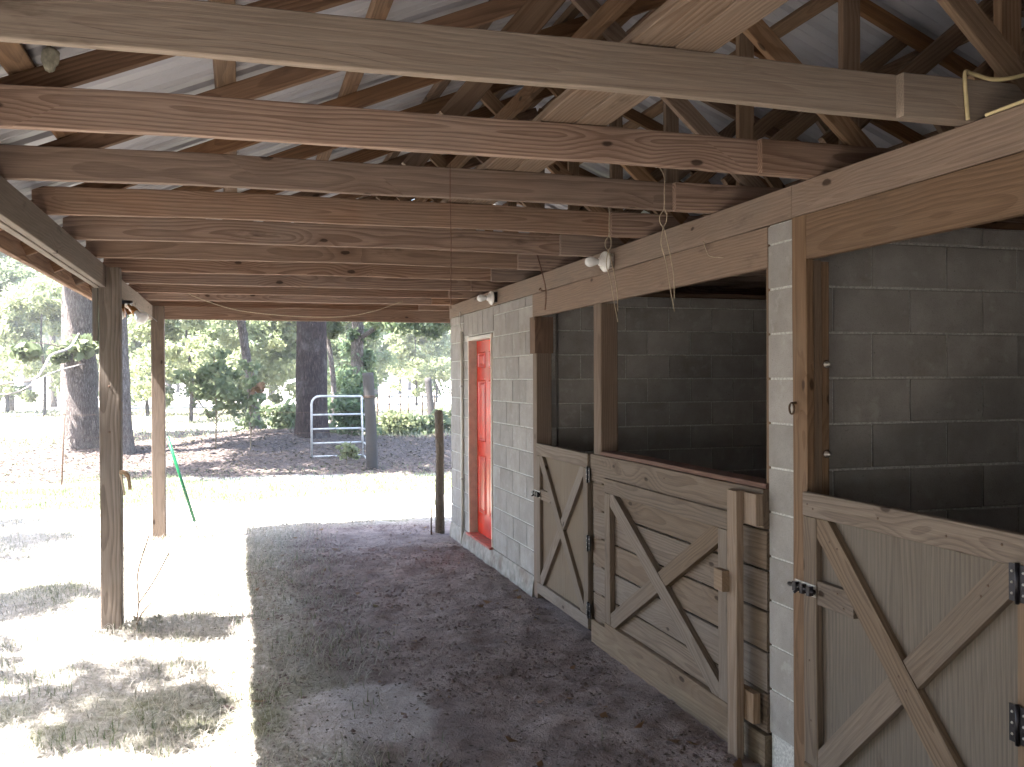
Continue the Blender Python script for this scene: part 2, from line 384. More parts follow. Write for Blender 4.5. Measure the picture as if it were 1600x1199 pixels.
def m_green(x, y):
    e = fbm(x * 0.55 + 3, y * 0.55 + 40)
    strip = ss(y, 13.8, 14.8) * (1 - ss(y, 16.6, 17.6))
    return np.clip(ss(e, 0.52, 0.7) * 0.6 + strip * 0.7, 0, 1)

# ------------------------------------------------------------------ ground
def axis_pts(segs):
    out = [segs[0][0]]
    for a, b, st in segs:
        n = max(1, int(round((b - a) / st))); out += [a + (b - a) * (i + 1) / n for i in range(n)]
    return np.array(out)
def geo(a, b, st, g):
    out = [a]
    while out[-1] < b: out.append(out[-1] + st); st *= g
    return out
xs = np.array(sorted(set([-x for x in geo(5, 900, 0.3, 1.16)])) + list(axis_pts([(-4.95, 2.5, 0.05), (2.5, 7, 0.15)])) + geo(7.2, 900, 0.3, 1.16))
ys = np.array(sorted([-y for y in geo(1, 400, 0.4, 1.3)]) + list(axis_pts([(-0.9, 3.0, 0.12), (3.0, 13.0, 0.05), (13.0, 36, 0.16)])) + geo(36.3, 1800, 0.4, 1.15))
X, Y = np.meshgrid(xs, ys); Z = gz(X, Y)
near = (X > -5) & (X < 2.4) & (Y > 2.5) & (Y < 13.5)
rough = 0.022 * (fbm(X * 11, Y * 11, 2) - 0.5) + 0.03 * (np.maximum(fbm(X * 23 + 5, Y * 23, 2), 0.5) - 0.5)
Z = Z + np.where(near, rough, 0)
nx, ny = len(xs), len(ys)
V = np.stack([X, Y, Z], -1).reshape(-1, 3)
idx = np.arange(nx * ny).reshape(ny, nx)
Fq = np.stack([idx[:-1, :-1], idx[:-1, 1:], idx[1:, 1:], idx[1:, :-1]], -1).reshape(-1, 4)
def np_mesh(name, V, Fq, smooth=True):
    me = bpy.data.meshes.new(name); k = Fq.shape[1]
    me.vertices.add(len(V)); me.vertices.foreach_set('co', np.ascontiguousarray(V, dtype=np.float32).ravel())
    me.loops.add(Fq.size); me.loops.foreach_set('vertex_index', np.ascontiguousarray(Fq, dtype=np.int32).ravel())
    me.polygons.add(len(Fq)); me.polygons.foreach_set('loop_start', np.arange(0, Fq.size, k, dtype=np.int32))
    me.polygons.foreach_set('loop_total', np.full(len(Fq), k, dtype=np.int32))
    if smooth: me.polygons.foreach_set('use_smooth', np.ones(len(Fq), dtype=bool))
    me.update(calc_edges=True); me.validate(); return me
me = np_mesh('ground', V, Fq)
at = me.color_attributes.new('cover', 'FLOAT_COLOR', 'POINT')
cov = np.stack([m_shed(X, Y), m_litter(X, Y), m_green(X, Y), np.exp(-(((X - 0.62) / 0.42) ** 4 + ((Y - 5.0) / 0.5) ** 4))], -1).reshape(-1, 4)
at.data.foreach_set('color', cov.astype(np.float32).ravel())
M = NT('ground_earth'); at_n = M.n('Attribute', attribute_name='cover'); sp = M.n('SeparateColor', {0: at_n.outputs['Color']})
pos = M.n('NewGeometry').outputs['Position']
n1 = M.noise(pos, 3.2, 6, 0.62); n2 = M.noise(pos, 22, 5, 0.65); n3 = M.noise(pos, 95, 3, 0.6)
straw = M.mix(M.ramp(n2, 0.35, 0.65), (0.24, 0.215, 0.18), (0.46, 0.435, 0.39))
grass = M.mix(M.ramp(n2, 0.3, 0.7), (0.14, 0.145, 0.085), (0.27, 0.265, 0.18))
dirt = M.mix(M.ramp(n1, 0.3, 0.72), (0.205, 0.162, 0.15), (0.37, 0.305, 0.28))
dirt = M.mix(M.math('MULTIPLY', M.ramp(n2, 0.5, 0.72), 0.5), dirt, (0.10, 0.075, 0.067))
sand = M.mix(M.ramp(n2, 0.3, 0.7), (0.42, 0.375, 0.355), (0.52, 0.475, 0.45))
litt = M.mix(M.ramp(n2, 0.35, 0.65), (0.05, 0.039, 0.036), (0.145, 0.117, 0.106))
col = M.mix(M.ramp(M.math('ADD', sp.outputs[2], M.math('MULTIPLY', M.math('SUBTRACT', n1, 0.5), 0.9)), 0.25, 0.75), straw, grass)
col = M.mix(M.ramp(M.math('ADD', sp.outputs[1], M.math('MULTIPLY', M.math('SUBTRACT', n1, 0.5), 0.8)), 0.3, 0.7), col, litt)
col = M.mix(M.ramp(M.math('ADD', sp.outputs[0], M.math('MULTIPLY', M.math('SUBTRACT', n2, 0.5), 0.7)), 0.2, 0.75), col, dirt)
px_ = M.n('SeparateXYZ', {0: pos})
col = M.mix(M.math('MULTIPLY', M.math('GREATER_THAN', px_.outputs[0], 2.4), M.math('MULTIPLY', M.math('LESS_THAN', px_.outputs[0], 6.1), M.math('MULTIPLY', M.math('LESS_THAN', px_.outputs[1], 10.4), M.math('GREATER_THAN', px_.outputs[1], -12.3)))), col, M.mix(n1, (0.03, 0.024, 0.02), (0.06, 0.05, 0.042)))  # dark manured stall floor, darkened further to deepen the shade indoors
col = M.mix(M.math('MULTIPLY', M.ramp(M.math('ADD', at_n.outputs['Alpha'], M.math('MULTIPLY', M.math('SUBTRACT', n1, 0.5), 1.0)), 0.35, 0.8), 0.85), col, sand)
M.bsdf(col, 0.95, M.math('ADD', n2, M.math('MULTIPLY', n3, 0.6)), 0.03, 0.8, **{'Specular IOR Level': 0.1})
me.materials.append(M.m)
ground = bpy.data.objects.new('ground', me); link(ground); ground['kind'] = 'structure'
ground['label'] = 'bare dirt under the roof turning to dry grass and leaf litter outside'

# ------------------------------------------------------------------ concrete block walls
WX = 2.33
Z0, CH, BL = 0.159, 0.2032, 0.4064
def block_mesh(L, w, t, name='block'):
    V, F = beam_geo(L - 0.010, w - 0.010, t, 0.004, 0, 0)
    V = [(v[0], v[1], v[2]) for v in V]
    me = bpy.data.meshes.new(name); me.from_pydata(V, [], F); me.materials.append(M_BLOCK); return me
BM = {}
def block(parent, center, ax, L, h=CH, t=0.2032, name='block'):
    key = (round(L, 3), round(h, 3), round(t, 3))
    if key not in BM: BM[key] = block_mesh(*key)
    m = Matrix.Identity(4)
    if ax == 'Y': m = Matrix.Rotation(math.pi / 2, 4, 'Z')
    elif ax == 'Z': m = Matrix.Rotation(math.pi / 2, 4, 'Z') @ Matrix.Rotation(math.pi / 2, 4, 'Y')
    jit = Matrix.Rotation(random.uniform(-0.004, 0.004), 4, 'Z')
    m = Matrix.Translation(Vector(center) + Vector((random.uniform(-.0015, .0015) if ax != 'X' else 0, random.uniform(-.0015, .0015) if ax == 'X' else 0, random.uniform(-.001, .001)))) @ m @ jit
    return link(bpy.data.objects.new(name, BM[key]), parent, m)
def run(parent, ax, fixed, a, b, z, h, offset, holes=(), t=0.2032):
    """one course of blocks from a to b"""
    p = a - offset
    while p < b - 1e-6:
        q = p + BL; lo, hi = max(p, a), min(q, b); p = q
        pieces = [(lo, hi)]
        for (h0, h1) in holes:
            nxt = []
            for (l, r) in pieces:
                if r <= h0 or l >= h1: nxt.append((l, r))
                else:
                    if l < h0: nxt.append((l, h0))
                    if r > h1: nxt.append((h1, r))
            pieces = nxt
        for (l, r) in pieces:
            if r - l < 0.03: continue
            ce = (l + r) / 2
            cc = (fixed, ce, z + h / 2) if ax == 'Y' else (ce, fixed, z + h / 2)
            block(parent, cc, ax, r - l, h, t)
TOPZ = 2.483
def courses():
    z = Z0; k = 0
    while z < TOPZ - 0.02:
        yield k, z, min(CH, TOPZ - z); z += CH; k += 1
DY0, DY1, DTOP = 8.60, 9.58, 2.235
wall = thing('block_wall', 'grey concrete block wall around the red door at the far end of the aisle', 'wall', (WX, 7.32, 0))
for k, z, h in courses():
    holes = [(DY0, DY1)] if z + h / 2 < DTOP + 0.02 else ([(8.55, 9.78)] if z > 2.1 else [])
    run(wall, 'Y', WX + 0.1016, 7.305, 10.42, z, h, (k % 2) * 0.2032, holes)
yy = 8.655
while yy < 9.78:
    block(wall, (WX + 0.1016, yy, (DTOP + TOPZ) / 2 + 0.003), 'Z', TOPZ - DTOP - 0.012, 0.2032); yy += 0.2032
bx('mortar', (WX + 0.009, 7.31, Z0), (WX + 0.197, DY0 - 0.004, TOPZ), M_MORTAR, wall, 0.001, wob=0)
bx('mortar', (WX + 0.009, DY1 + 0.004, Z0), (WX + 0.197, 10.41, TOPZ), M_MORTAR, wall, 0.001, wob=0)
bx('mortar', (WX + 0.0095, DY0 - 0.003, DTOP + 0.004), (WX + 0.196, DY1 + 0.003, TOPZ - 0.001), M_MORTAR, wall, 0.001, wob=0)
# footing with a rough, splayed face
V = []; F = []
for i in range(41):
    y = 7.30 + 3.14 * i / 40; o = 0.02 * mnoise.noise((y * 2.2, 0, 0)) + 0.012 * mnoise.noise((y * 9, 3, 0))
    for (x, z) in ((WX + 0.21, -0.2), (WX - 0.03 - o, -0.2), (WX - 0.016 - 0.6 * o, 0.05 + o), (WX - 0.002 - 0.2 * abs(o), 0.15), (WX + 0.004, 0.157), (WX + 0.21, 0.157)): V.append((x - WX, y - 7.32, z))
for i in range(40):
    for k in range(6):
        a, b = i * 6 + k, i * 6 + (k + 1) % 6; F.append((a, a + 6, b + 6, b))
F += [tuple(range(6)), tuple(range(245, 239, -1))]
mesh_ob('footing', V, F, M_FOOT, wall, Matrix.Translation((WX, 7.32, 0)))

pier = thing('block_wall', 'grey concrete block wall dividing the two stalls, its end showing as a narrow pier', 'wall', (WX, 3.65, 0))
for k, z, h in courses(): run(pier, 'X', 3.652, WX - 0.005, 6.0, z, h, (k % 2) * 0.2032)
bx('mortar', (WX + 0.005, 3.559, 0.0), (5.995, 3.745, TOPZ), M_MORTAR, pier, 0.001, wob=0)
back = thing('block_wall', 'dark concrete block wall seen through the opening of the far stall', 'wall', (WX + 0.22, 7.40, 0))
for k, z, h in courses(): run(back, 'X', 7.405, WX + 0.215, 6.0, z, h, ((k + 1) % 2) * 0.2032)
bx('mortar', (WX + 0.22, 7.312, 0.0), (5.995, 7.50, TOPZ), M_MORTAR, back, 0.001, wob=0)
rear = bx('rear_wall', (6.01, -12.2, 0), (6.21, 10.42, 2.675), M_BLOCK, None, 0.004, wob=0)  # unseen wall, its top raised to shut out light at the eave
tag(rear, 'plain concrete block wall closing the back of the stalls', 'wall')
gab = bx('end_wall', (WX + 0.215, 10.22, 0), (6.0, 10.42, 2.48), M_BLOCK, None, 0.004, wob=0)
tag(gab, 'concrete block end wall of the room behind the red door', 'wall')
nearw = bx('near_shade_wall', (WX, -12.2, 0), (WX + 0.2, 0.55, 2.483), M_BLOCK, None, 0.004, wob=0)  # unseen wall added to keep out light from the near end
tag(nearw, 'unseen concrete block front wall added beside the camera to cut the light', 'wall')
tag(bx('end_wall', (WX + 0.205, -12.2, 0), (6.0, -12.0, 2.48), M_BLOCK, None, 0.004, wob=0), 'unseen concrete block end wall added far behind the camera to darken the stalls', 'wall')  # added out of view so the stalls are not lit from behind
def gable(label, y):
    V = [(-1.2, y, 2.66), (6.26, y, 2.66), (6.26, y, 2.62), (2.53, y, 4.14), (-1.2, y, 2.62)]
    V = [(-0.95, y, 2.785), (6.01, y, 2.785), (2.53, y, 4.16)]
    W = V + [(v[0], v[1] + 0.004, v[2]) for v in V]
    return tag(mesh_ob('gable_sheet', W, [(0, 1, 2), (5, 4, 3), (0, 3, 4, 1), (1, 4, 5, 2), (2, 5, 3, 0)], M_ROOF), label, 'gable')
gable('metal sheet closing the far gable above the last truss', 11.235)
gable('unseen metal sheet added behind the camera to darken the roof space', -12.1)  # unseen sheet added to keep light out of the trusses
bx('wall_plate', (WX + 0.21, 7.33, TOPZ + 0.004), (6.0, 7.47, TOPZ + 0.04), MW['rafter'], back)
bx('wall_plate', (WX + 0.21, 3.58, TOPZ + 0.004), (6.0, 3.72, TOPZ + 0.04), MW['rafter'], pier)

# ------------------------------------------------------------------ posts and beams
def post(name, label, lo, hi, mat='post', group=None):
    o = bx(name, lo, hi, mat, None, 0.006); return tag(o, label, 'post', group)
p1 = thing('wooden_post', 'weathered square post nearest the camera at the open side, half in sun', 'post', (-0.897, 7.33, 0))
o = bx('post_body', (-0.968, 7.26, -0.25), (-0.826, 7.40, 2.612), 'post', p1, 0.006)
bx('cleat', (-1.012, 7.275, 2.08), (-0.974, 7.315, 2.462), 'post', p1)
for z in (1.42, 1.75): lathe('nail', [(0, 0.008), (0.006, 0.007)], (-0.90, 7.26, z), (0, -1, 0), M_RUST, p1, 8)
post('wooden_post', 'square post at the far corner of the open side, moss-stained at its foot', (-0.94, 11.08, -0.25), (-0.80, 11.215, 2.625), 'jamb')
post('wooden_post', 'square eave post beside the camera, out of the picture', (-0.968, 3.0, -0.25), (-0.826, 3.14, 2.46), 'post')
post('wooden_post', 'square eave post behind the camera', (-0.968, -1.2, -0.25), (-0.826, -1.06, 2.46), 'post')

def eave(label, y0, y1):
    t = thing('eave_beam', label, 'beam', (-0.95, y0, 2.466), 'eave beams')
    bx('plank', (-0.956, y0, 2.466), (-0.918, y1, 2.626), 'chord_grey', t)
    bx('plank', (-0.996, y0, 2.460), (-0.958, y1, 2.622), 'chord_grey', t)
eave('double eave beam running from the camera to the near open-side post', -12.2, 7.258)
eave('short double eave beam between the two open-side posts', 7.402, 11.05)
tag(bx('end_header', (-0.797, 11.10, 2.478), (2.9, 11.138, 2.624), 'chord'), 'lowest board closing the far end of the shed under the last truss', 'beam')
tag(bx('header_beam', (2.325, -12.2, 2.486), (2.40, 3.556, 2.630), 'header'), 'long header beam on the stall fronts, length nearest the camera', 'beam', 'header beams on the wall')
tag(bx('header_beam', (2.325, 3.560, 2.486), (2.40, 10.44, 2.630), 'header'), 'long header beam on the block wall running from the pier to the red door end', 'beam', 'header beams on the wall')
tag(bx('lintel', (2.327, 3.756, 2.295), (2.365, 7.30, 2.483), 'header'), 'wide lintel board over the far stall opening, loose twine hanging on it', 'lintel')
tag(bx('lintel', (2.320, 0.6, 2.292), (2.358, 3.475, 2.483), 'lintel'), 'wide orange-brown lintel board over the near stall opening', 'lintel')
midp = post('stall_post', 'square wooden post between the stall gate and the fixed panel', (2.325, 5.80, 0.0), (2.45, 5.935, 2.293), 'jamb')
lj = thing('stall_post', 'wooden jamb post left of the far stall with a block nailed at its top', 'post', (2.4, 7.24, 0))
bx('jamb_board', (2.325, 7.20, 0.0), (2.455, 7.30, 2.29), 'jamb', lj)
bx('nailed_block', (2.30, 7.165, 1.995), (2.46, 7.302, 2.292), 'rafter', lj, along=2)
rj = post('jamb_board', 'thin wooden jamb board fixed to the block pier at the right of the far stall', (2.34, 3.758, 1.29), (2.455, 3.795, 2.293), 'jamb')
nj = thing('stall_post', 'full-height wooden jamb post of the near stall, iron ring and bolts on it', 'post', (2.35, 3.49, 0))
bx('front_board', (2.318, 3.440, 0.0), (2.356, 3.546, 2.483), 'jamb', nj)
bx('stud', (2.359, 3.445, 0.0), (2.397, 3.545, 2.290), 'jamb', nj)
bx('stud', (2.3995, 3.448, 0.0), (2.4365, 3.546, 2.285), 'jamb', nj)
for z in (1.845, 1.46):
    lathe('bolt', [(0, 0.014), (0.006, 0.014), (0.007, 0.008), (0.03, 0.008)], (2.42, 3.448, z), (0, -1, 0), M_STEEL, nj, 8)
    lathe('washer', [(0, 0.019), (0.003, 0.019)], (2.42, 3.449, z), (0, -1, 0), M_RUST, nj, 10)
ring = thing('iron_ring', 'small rusty iron ring screwed to the near stall jamb', 'ring', (2.318, 3.52, 1.66))
pts = [(2.297 + 0.004 * math.cos(a), 3.52 + 0.024 * math.cos(a), 1.655 + 0.024 * math.sin(a)) for a in [i * math.pi / 8 for i in range(17)]]
tube('loop', pts, 0.0045, M_RUST, ring)
tube('eye_screw', [(2.32, 3.518, 1.68), (2.295, 3.52, 1.678)], 0.005, M_RUST, ring)

# ------------------------------------------------------------------ roof trusses
RIDGE = 2.53; SL = 0.41667
def rz(x, base): return base + SL * (x if x <= RIDGE else 2 * RIDGE - x)
TY = [-6.0, -2.0, 1.10] + [2.56 + 0.86 * i for i in range(11)]
TL = ['roof truss well behind the camera', 'roof truss just behind the camera', 'roof truss almost above the camera, outside the picture',
      'nearest roof truss in view, its bottom chord broad and greyish',
      'second roof truss in view, its chord brown with swirling grain around a knot',
      'third roof truss in view, its chord pale brown with two dark knots side by side',
      'fourth roof truss from the camera, the one above the twine with the bulb',
      'fifth roof truss from the camera, just behind the chord with the dangling string',
      'sixth roof truss from the camera, its chord meeting the wall beyond the first bulb',
      'seventh roof truss, its chord crossing right behind the near open-side post',
      'eighth roof truss, third in from the far end of the shed',
      'ninth roof truss, next behind the one with the drooping string',
      'tenth roof truss, with the drooping pale string slung from its chord',
      'last roof truss, at the far end above the lowest board']
for i, y in enumerate(TY):
    t = thing('roof_truss', TL[i], 'truss', (RIDGE, y, 2.63), 'roof trusses over the aisle and stalls')
    cm = 'chord_grey' if i == 3 else 'chord'
    dz = 0.0 if i < 7 else -0.004
    yc = y + 0.019
    board('bottom_chord', (-0.99, yc, 2.702 + dz), (2.62, yc, 2.702 + dz), (0, 0, 1), 0.14, 0.038, cm, t, crown=0.014 if 2 < i < 10 else 0.0, wob=0.0028)
    xl = 2.09 + random.uniform(-0.03, 0.03)
    board('bottom_chord', (xl, y - 0.0205, 2.703 + dz), (6.05, y - 0.0205, 2.703 + dz), (0, 0, 1), 0.141, 0.038, cm, t)
    up = (-SL, 0, 1); 
    ctr = 3.0725
    a = (-1.21, yc + 0.0395, rz(-1.21, ctr)); b = (RIDGE - 0.003, yc + 0.0395, rz(RIDGE, ctr))
    board('rafter', a, b, (0, 0, 1), 0.0875, 0.038, 'rafter', t)
    a2 = (RIDGE + 0.003, yc + 0.0395, rz(RIDGE, ctr)); b2 = (6.3, yc + 0.0395, rz(6.3, ctr))
    board('rafter', a2, b2, (0, 0, 1), 0.0875, 0.038, 'rafter', t)
    board('king_post', (2.535, yc + 0.0005, 2.775), (2.535, yc + 0.0005, 4.02), (1, 0, 0), 0.089, 0.036, 'web', t)
    if i != 4:
        board('web', (2.60, yc - 0.041, 2.745), (1.53, yc - 0.041, 3.72), (0, 0, 1), 0.087, 0.036, 'web', t)
    else:
        board('web', (2.60, yc - 0.041, 2.745), (1.40, yc - 0.041, 3.80), (0, 0, 1), 0.087, 0.036, 'web', t)
    board('web', (2.47, yc + 0.079, 2.80), (3.60, yc + 0.079, 3.70), (0, 0, 1), 0.087, 0.036, 'web', t)
    board('web', (1.47, yc + 0.079, 3.62), (0.78, yc + 0.079, 2.79), (0, 0, 1), 0.087, 0.036, 'web', t)
    board('web', (3.62, yc + 0.118, 3.55), (4.25, yc + 0.118, 2.79), (0, 0, 1), 0.087, 0.036, 'web', t)
    if i % 2 == 0: board('web', (3.9, yc + 0.079, 2.72), (4.35, yc + 0.079, 3.38), (0, 0, 1), 0.087, 0.036, 'web', t)
    board('gusset', (1.42, yc - 0.0225 + 0.081 - 0.0215, rz(1.5, ctr) - 0.02), (1.60, yc - 0.0225 + 0.0595, rz(1.62, ctr) - 0.02), (0, 0, 1), 0.07, 0.003, M_STEEL, t) if False else None
tag(bx('loose_plank', (1.13, 0.7, 2.79), (1.268, 11.0, 2.826), 'plank'), 'pale plank laid flat along the tops of the truss chords', 'plank')
tag(bx('loose_plank', (1.274, 0.7, 2.788), (1.405, 10.6, 2.824), 'plank'), 'second pale plank lying beside the first across the chords, on its stall side', 'plank')
tag(bx('brace_board', (1.50, 0.7, 3.30), (1.538, 11.0, 3.388), 'web'), 'long brown brace board nailed along the slanting truss webs', 'brace')

# ------------------------------------------------------------------ metal roof
roof = thing('metal_roof', 'ribbed pale metal roof over the shed, seen from below', 'roof', (RIDGE, 0.6, 4.1))
RY0, RY1 = -12.3, 11.28  # roof carried on behind the camera to block light from that end
prof = []
y = 0.0
SHW = 0.9144
for k in range(4):
    b = k * 0.2286
    prof += [(b, 0.0), (b + 0.072, 0.0), (b + 0.076, 0.004), (b + 0.084, 0.004), (b + 0.088, 0.0), (b + 0.150, 0.0), (b + 0.172, 0.025), (b + 0.206, 0.025)]
prof.append((SHW + 0.001, 0.0))
def sheet(x0, x1, y, w=1.0):
    V = []; F = []; base = 3.0725 + 0.048 + 0.0405
    pr = [p for p in prof if p[0] <= SHW * w + 0.002]
    lap = 0.0015 * (int(round(y / SHW)) % 2)
    for (py, pz) in pr:
        for x in (x0, x1): V.append((x - RIDGE, y + py - 0.6, rz(x, base) + pz + lap - 4.1))
    for i in range(len(pr) - 1): F.append((2 * i, 2 * i + 1, 2 * i + 3, 2 * i + 2))
    n = len(V)
    V += [(v[0], v[1], v[2] + 0.0012) for v in V]; F += [tuple(n + k for k in f)[::-1] for f in F]
    return mesh_ob('roof_sheet', V, F, M_ROOF, roof, Matrix.Translation((RIDGE, 0.6, 4.1)))
y = RY0
while y < RY1 - 0.05:
    sheet(-1.33, RIDGE - 0.01, y); sheet(RIDGE + 0.01, 6.42, y); y += SHW
prx = [-1.12, -0.70, -0.05, 0.59, 1.24, 1.87, 2.44]
for side in (0, 1):
    for x in prx:
        xx = x if side == 0 else 2 * RIDGE - x
        z = rz(xx, 3.0725 + 0.048) + 0.0195
        up = (1, 0, SL if side == 0 else -SL)
        board('purlin', (xx, RY0 + 0.06, z), (xx, RY1 + 0.06, z), up, 0.088, 0.037, 'purlin', roof, wob=0)
bx('ridge_cap', (RIDGE - 0.12, RY0, 4.245), (RIDGE + 0.12, RY1 + 0.1, 4.26), M_ROOF, roof, wob=0)
bx('fascia', (-1.262, RY0 + 0.05, 2.508), (-1.224, RY1 + 0.05, 2.622), 'chord', roof)
bx('fascia', (6.31, RY0 + 0.05, 2.46), (6.348, RY1 + 0.05, 2.6), 'chord', roof)

# ------------------------------------------------------------------ thin haze volume standing in for lens glare
M = NT('glare_haze'); pv = M.n('VolumePrincipled', {'Density': 0.0009, 'Anisotropy': 0.2}); pv.inputs['Color'].default_value = (0.93, 0.96, 1.0, 1)  # volume added to wash out the background as glare does
M.t.links.new(pv.outputs[0], M.out.inputs['Volume'])
me = bpy.data.meshes.new('haze'); V = [(x, y, z) for x in (-950, 950) for y in (-450, 1900) for z in (-3, 34)]
me.from_pydata(V, [], [(0, 1, 3, 2), (4, 6, 7, 5), (0, 4, 5, 1), (2, 3, 7, 6), (0, 2, 6, 4), (1, 5, 7, 3)]); me.materials.append(M.m)
hz = link(bpy.data.objects.new('haze', me)); hz['kind'] = 'stuff'; hz['label'] = 'thin haze added to wash out the field like lens glare'

# ------------------------------------------------------------------ red door
dr = thing('entry_door', 'glossy red panelled door in a pale wooden frame at the far end of the wall', 'door', (WX, 9.09, Z0))
bx('frame_post', (WX - 0.006, 8.612, Z0 + 0.012), (WX + 0.19, 8.642, DTOP - 0.006), M_FRAME, dr)
bx('frame_post', (WX - 0.006, 9.535, Z0 + 0.012), (WX + 0.19, 9.572, DTOP - 0.006), M_FRAME, dr)
bx('frame_head', (WX - 0.0065, 8.644, DTOP - 0.045), (WX + 0.19, 9.533, DTOP - 0.006), M_WHITE, dr)
bx('door_sill', (WX - 0.035, 8.612, Z0 - 0.012), (WX + 0.20, 9.572, Z0 + 0.010), M_SILL, dr)
leafz0, leafz1 = Z0 + 0.02, DTOP - 0.048
dx = WX + 0.082
lf = bx('door_leaf', (dx, 8.646, leafz0), (dx + 0.044, 9.531, leafz1), M_RED, dr, along=2, wob=0)
def dpanel(y0, y1, z0, z1):
    e = 0.028; V = []; F = []
    ringz = [(0, 0.0), (0.012, 0.009), (e, 0.003), (e + 0.02, 0.011)]
    for (ins, d) in ringz:
        for (y, z) in ((y0 + ins, z0 + ins), (y1 - ins, z0 + ins), (y1 - ins, z1 - ins), (y0 + ins, z1 - ins)): V.append((-d, y, z))
    for r in range(3):
        for k in range(4):
            a, b = r * 4 + k, r * 4 + (k + 1) % 4; F.append((a, a + 4, b + 4, b))
    F.append((12, 15, 14, 13))
    mesh_ob('door_panel', V, F, M_RED, lf, Matrix.Translation((dx - 0.0003, 0, 0)))
for (y0, y1) in ((8.74, 9.02), (9.155, 9.435)):
    dpanel(y0, y1, 1.90, 2.07); dpanel(y0, y1, 1.14, 1.78); dpanel(y0, y1, 0.40, 1.0)
lathe('door_knob', [(0, 0.03), (0.006, 0.03), (0.01, 0.012), (0.035, 0.012), (0.042, 0.026), (0.06, 0.027), (0.068, 0.015)], (dx, 8.70, 1.05), (-1, 0, 0), M_STEEL, dr, 14)

pipe = thing('conduit_pipe', 'pale plastic conduit running up the block wall left of the red door', 'pipe', (WX - 0.02, 9.79, 0))
tube('tube', [(WX - 0.018, 9.80, -0.02), (WX - 0.018, 9.785, 1.2), (WX - 0.018, 9.79, 2.30)], 0.017, M_PVC, pipe, 10)
tube('cable', curve([(WX - 0.018, 9.79, 2.29), (WX - 0.03, 9.80, 2.37), (WX - 0.02, 9.86, 2.42), (WX - 0.02, 9.85, 2.52)]), 0.006, M_WHITE, pipe)
for z in (0.7, 1.7): bx('strap', (WX - 0.038, 9.755, z), (WX - 0.001, 9.825, z + 0.02), M_STEEL, pipe, wob=0)
lg = tube('log_post', [(2.24, 10.62, -0.2), (2.235, 10.62, 0.4), (2.245, 10.63, 0.9), (2.23, 10.62, 1.40), (2.232, 10.62, 1.43)], [0.058, 0.054, 0.05, 0.052, 0.036], M_LOG, None, 12)
tag(lg, 'round bark-covered log post standing against the far wall corner', 'post')
st = tube('steel_stake', [(2.10, 10.45, -0.1), (2.10, 10.45, 0.33)], 0.008, M_RUST, None)
tag(st, 'thin rusty stake stuck in the dirt beside the log post', 'stake')

# ------------------------------------------------------------------ stall gate (far), fixed panel, near gate
def hinge(parent, y, z, x, h=0.10):
    hg = bx('hinge', (x - 0.006, y - 0.035, z - h / 2), (x, y + 0.035, z + h / 2), M_BLACK, parent, 0.001, wob=0)
    tube('hinge_pin', [(x - 0.008, y, z - h / 2 - 0.006), (x - 0.008, y, z + h / 2 + 0.006)], 0.007, M_BLACK, hg, 8)
    for dy in (-0.022, 0.022):
        for dz in (-h * 0.3, 0, h * 0.3):
            lathe('screw', [(0, 0.005), (0.0025, 0.004)], (x - 0.006, y + dy, z + dz), (-1, 0, 0), M_STEEL, hg, 6)
def latch(parent, y, z, x):
    pl = bx('latch', (x - 0.004, y - 0.075, z - 0.025), (x, y + 0.075, z + 0.025), M_STEEL, parent, 0.001, wob=0)
    tube('latch_bolt', [(x - 0.014, y - 0.08, z), (x - 0.014, y + 0.10, z)], 0.010, M_BLACK, pl, 8)
    for dy in (-0.05, 0.0, 0.05): bx('latch_loop', (x - 0.027, y + dy - 0.012, z - 0.02), (x - 0.003, y + dy + 0.012, z + 0.02), M_BLACK, pl, 0.003, wob=0)
    tube('latch_handle', [(x - 0.016, y + 0.02, z), (x - 0.045, y + 0.02, z - 0.02)], 0.006, M_BLACK, pl, 6)
def yb(name, a, b, w, t, x, mat, parent):   # a board in the stall-front plane between (y,z) points, its face at x
    return board(name, (x + t / 2, a[0], a[1]), (x + t / 2, b[0], b[1]), (0, b[1] - a[1], -(b[0] - a[0])) if False else Vector((1, 0, 0)).cross(Vector((0, b[0] - a[0], b[1] - a[1]))), w, t, mat, parent)
def brace(parent, a, b, w, t, x, mat, rect):
    """a diagonal board cut to fit the frame opening rect = (y0, y1, z0, z1)"""
    y0, y1, z0, z1 = rect; d = Vector((b[0] - a[0], b[1] - a[1])).normalized(); n = Vector((-d.y, d.x)); m_ = Vector(((a[0] + b[0]) / 2, (a[1] + b[1]) / 2))
    L = 3.0; P = [m_ + d * sx * L + n * sy * w / 2 for sx, sy in ((-1, -1), (1, -1), (1, 1), (-1, 1))]
    for (ax, lim, sg) in ((0, y0, 1), (0, y1, -1), (1, z0, 1), (1, z1, -1)):
        out = []
        for i in range(len(P)):
            p, q = P[i], P[(i + 1) % len(P)]; dp, dq = sg * (p[ax] - lim), sg * (q[ax] - lim)
            if dp >= 0: out.append(p)
            if dp * dq < 0: out.append(p + (q - p) * (dp / (dp - dq)))
        P = out
    return P, d, n, m_
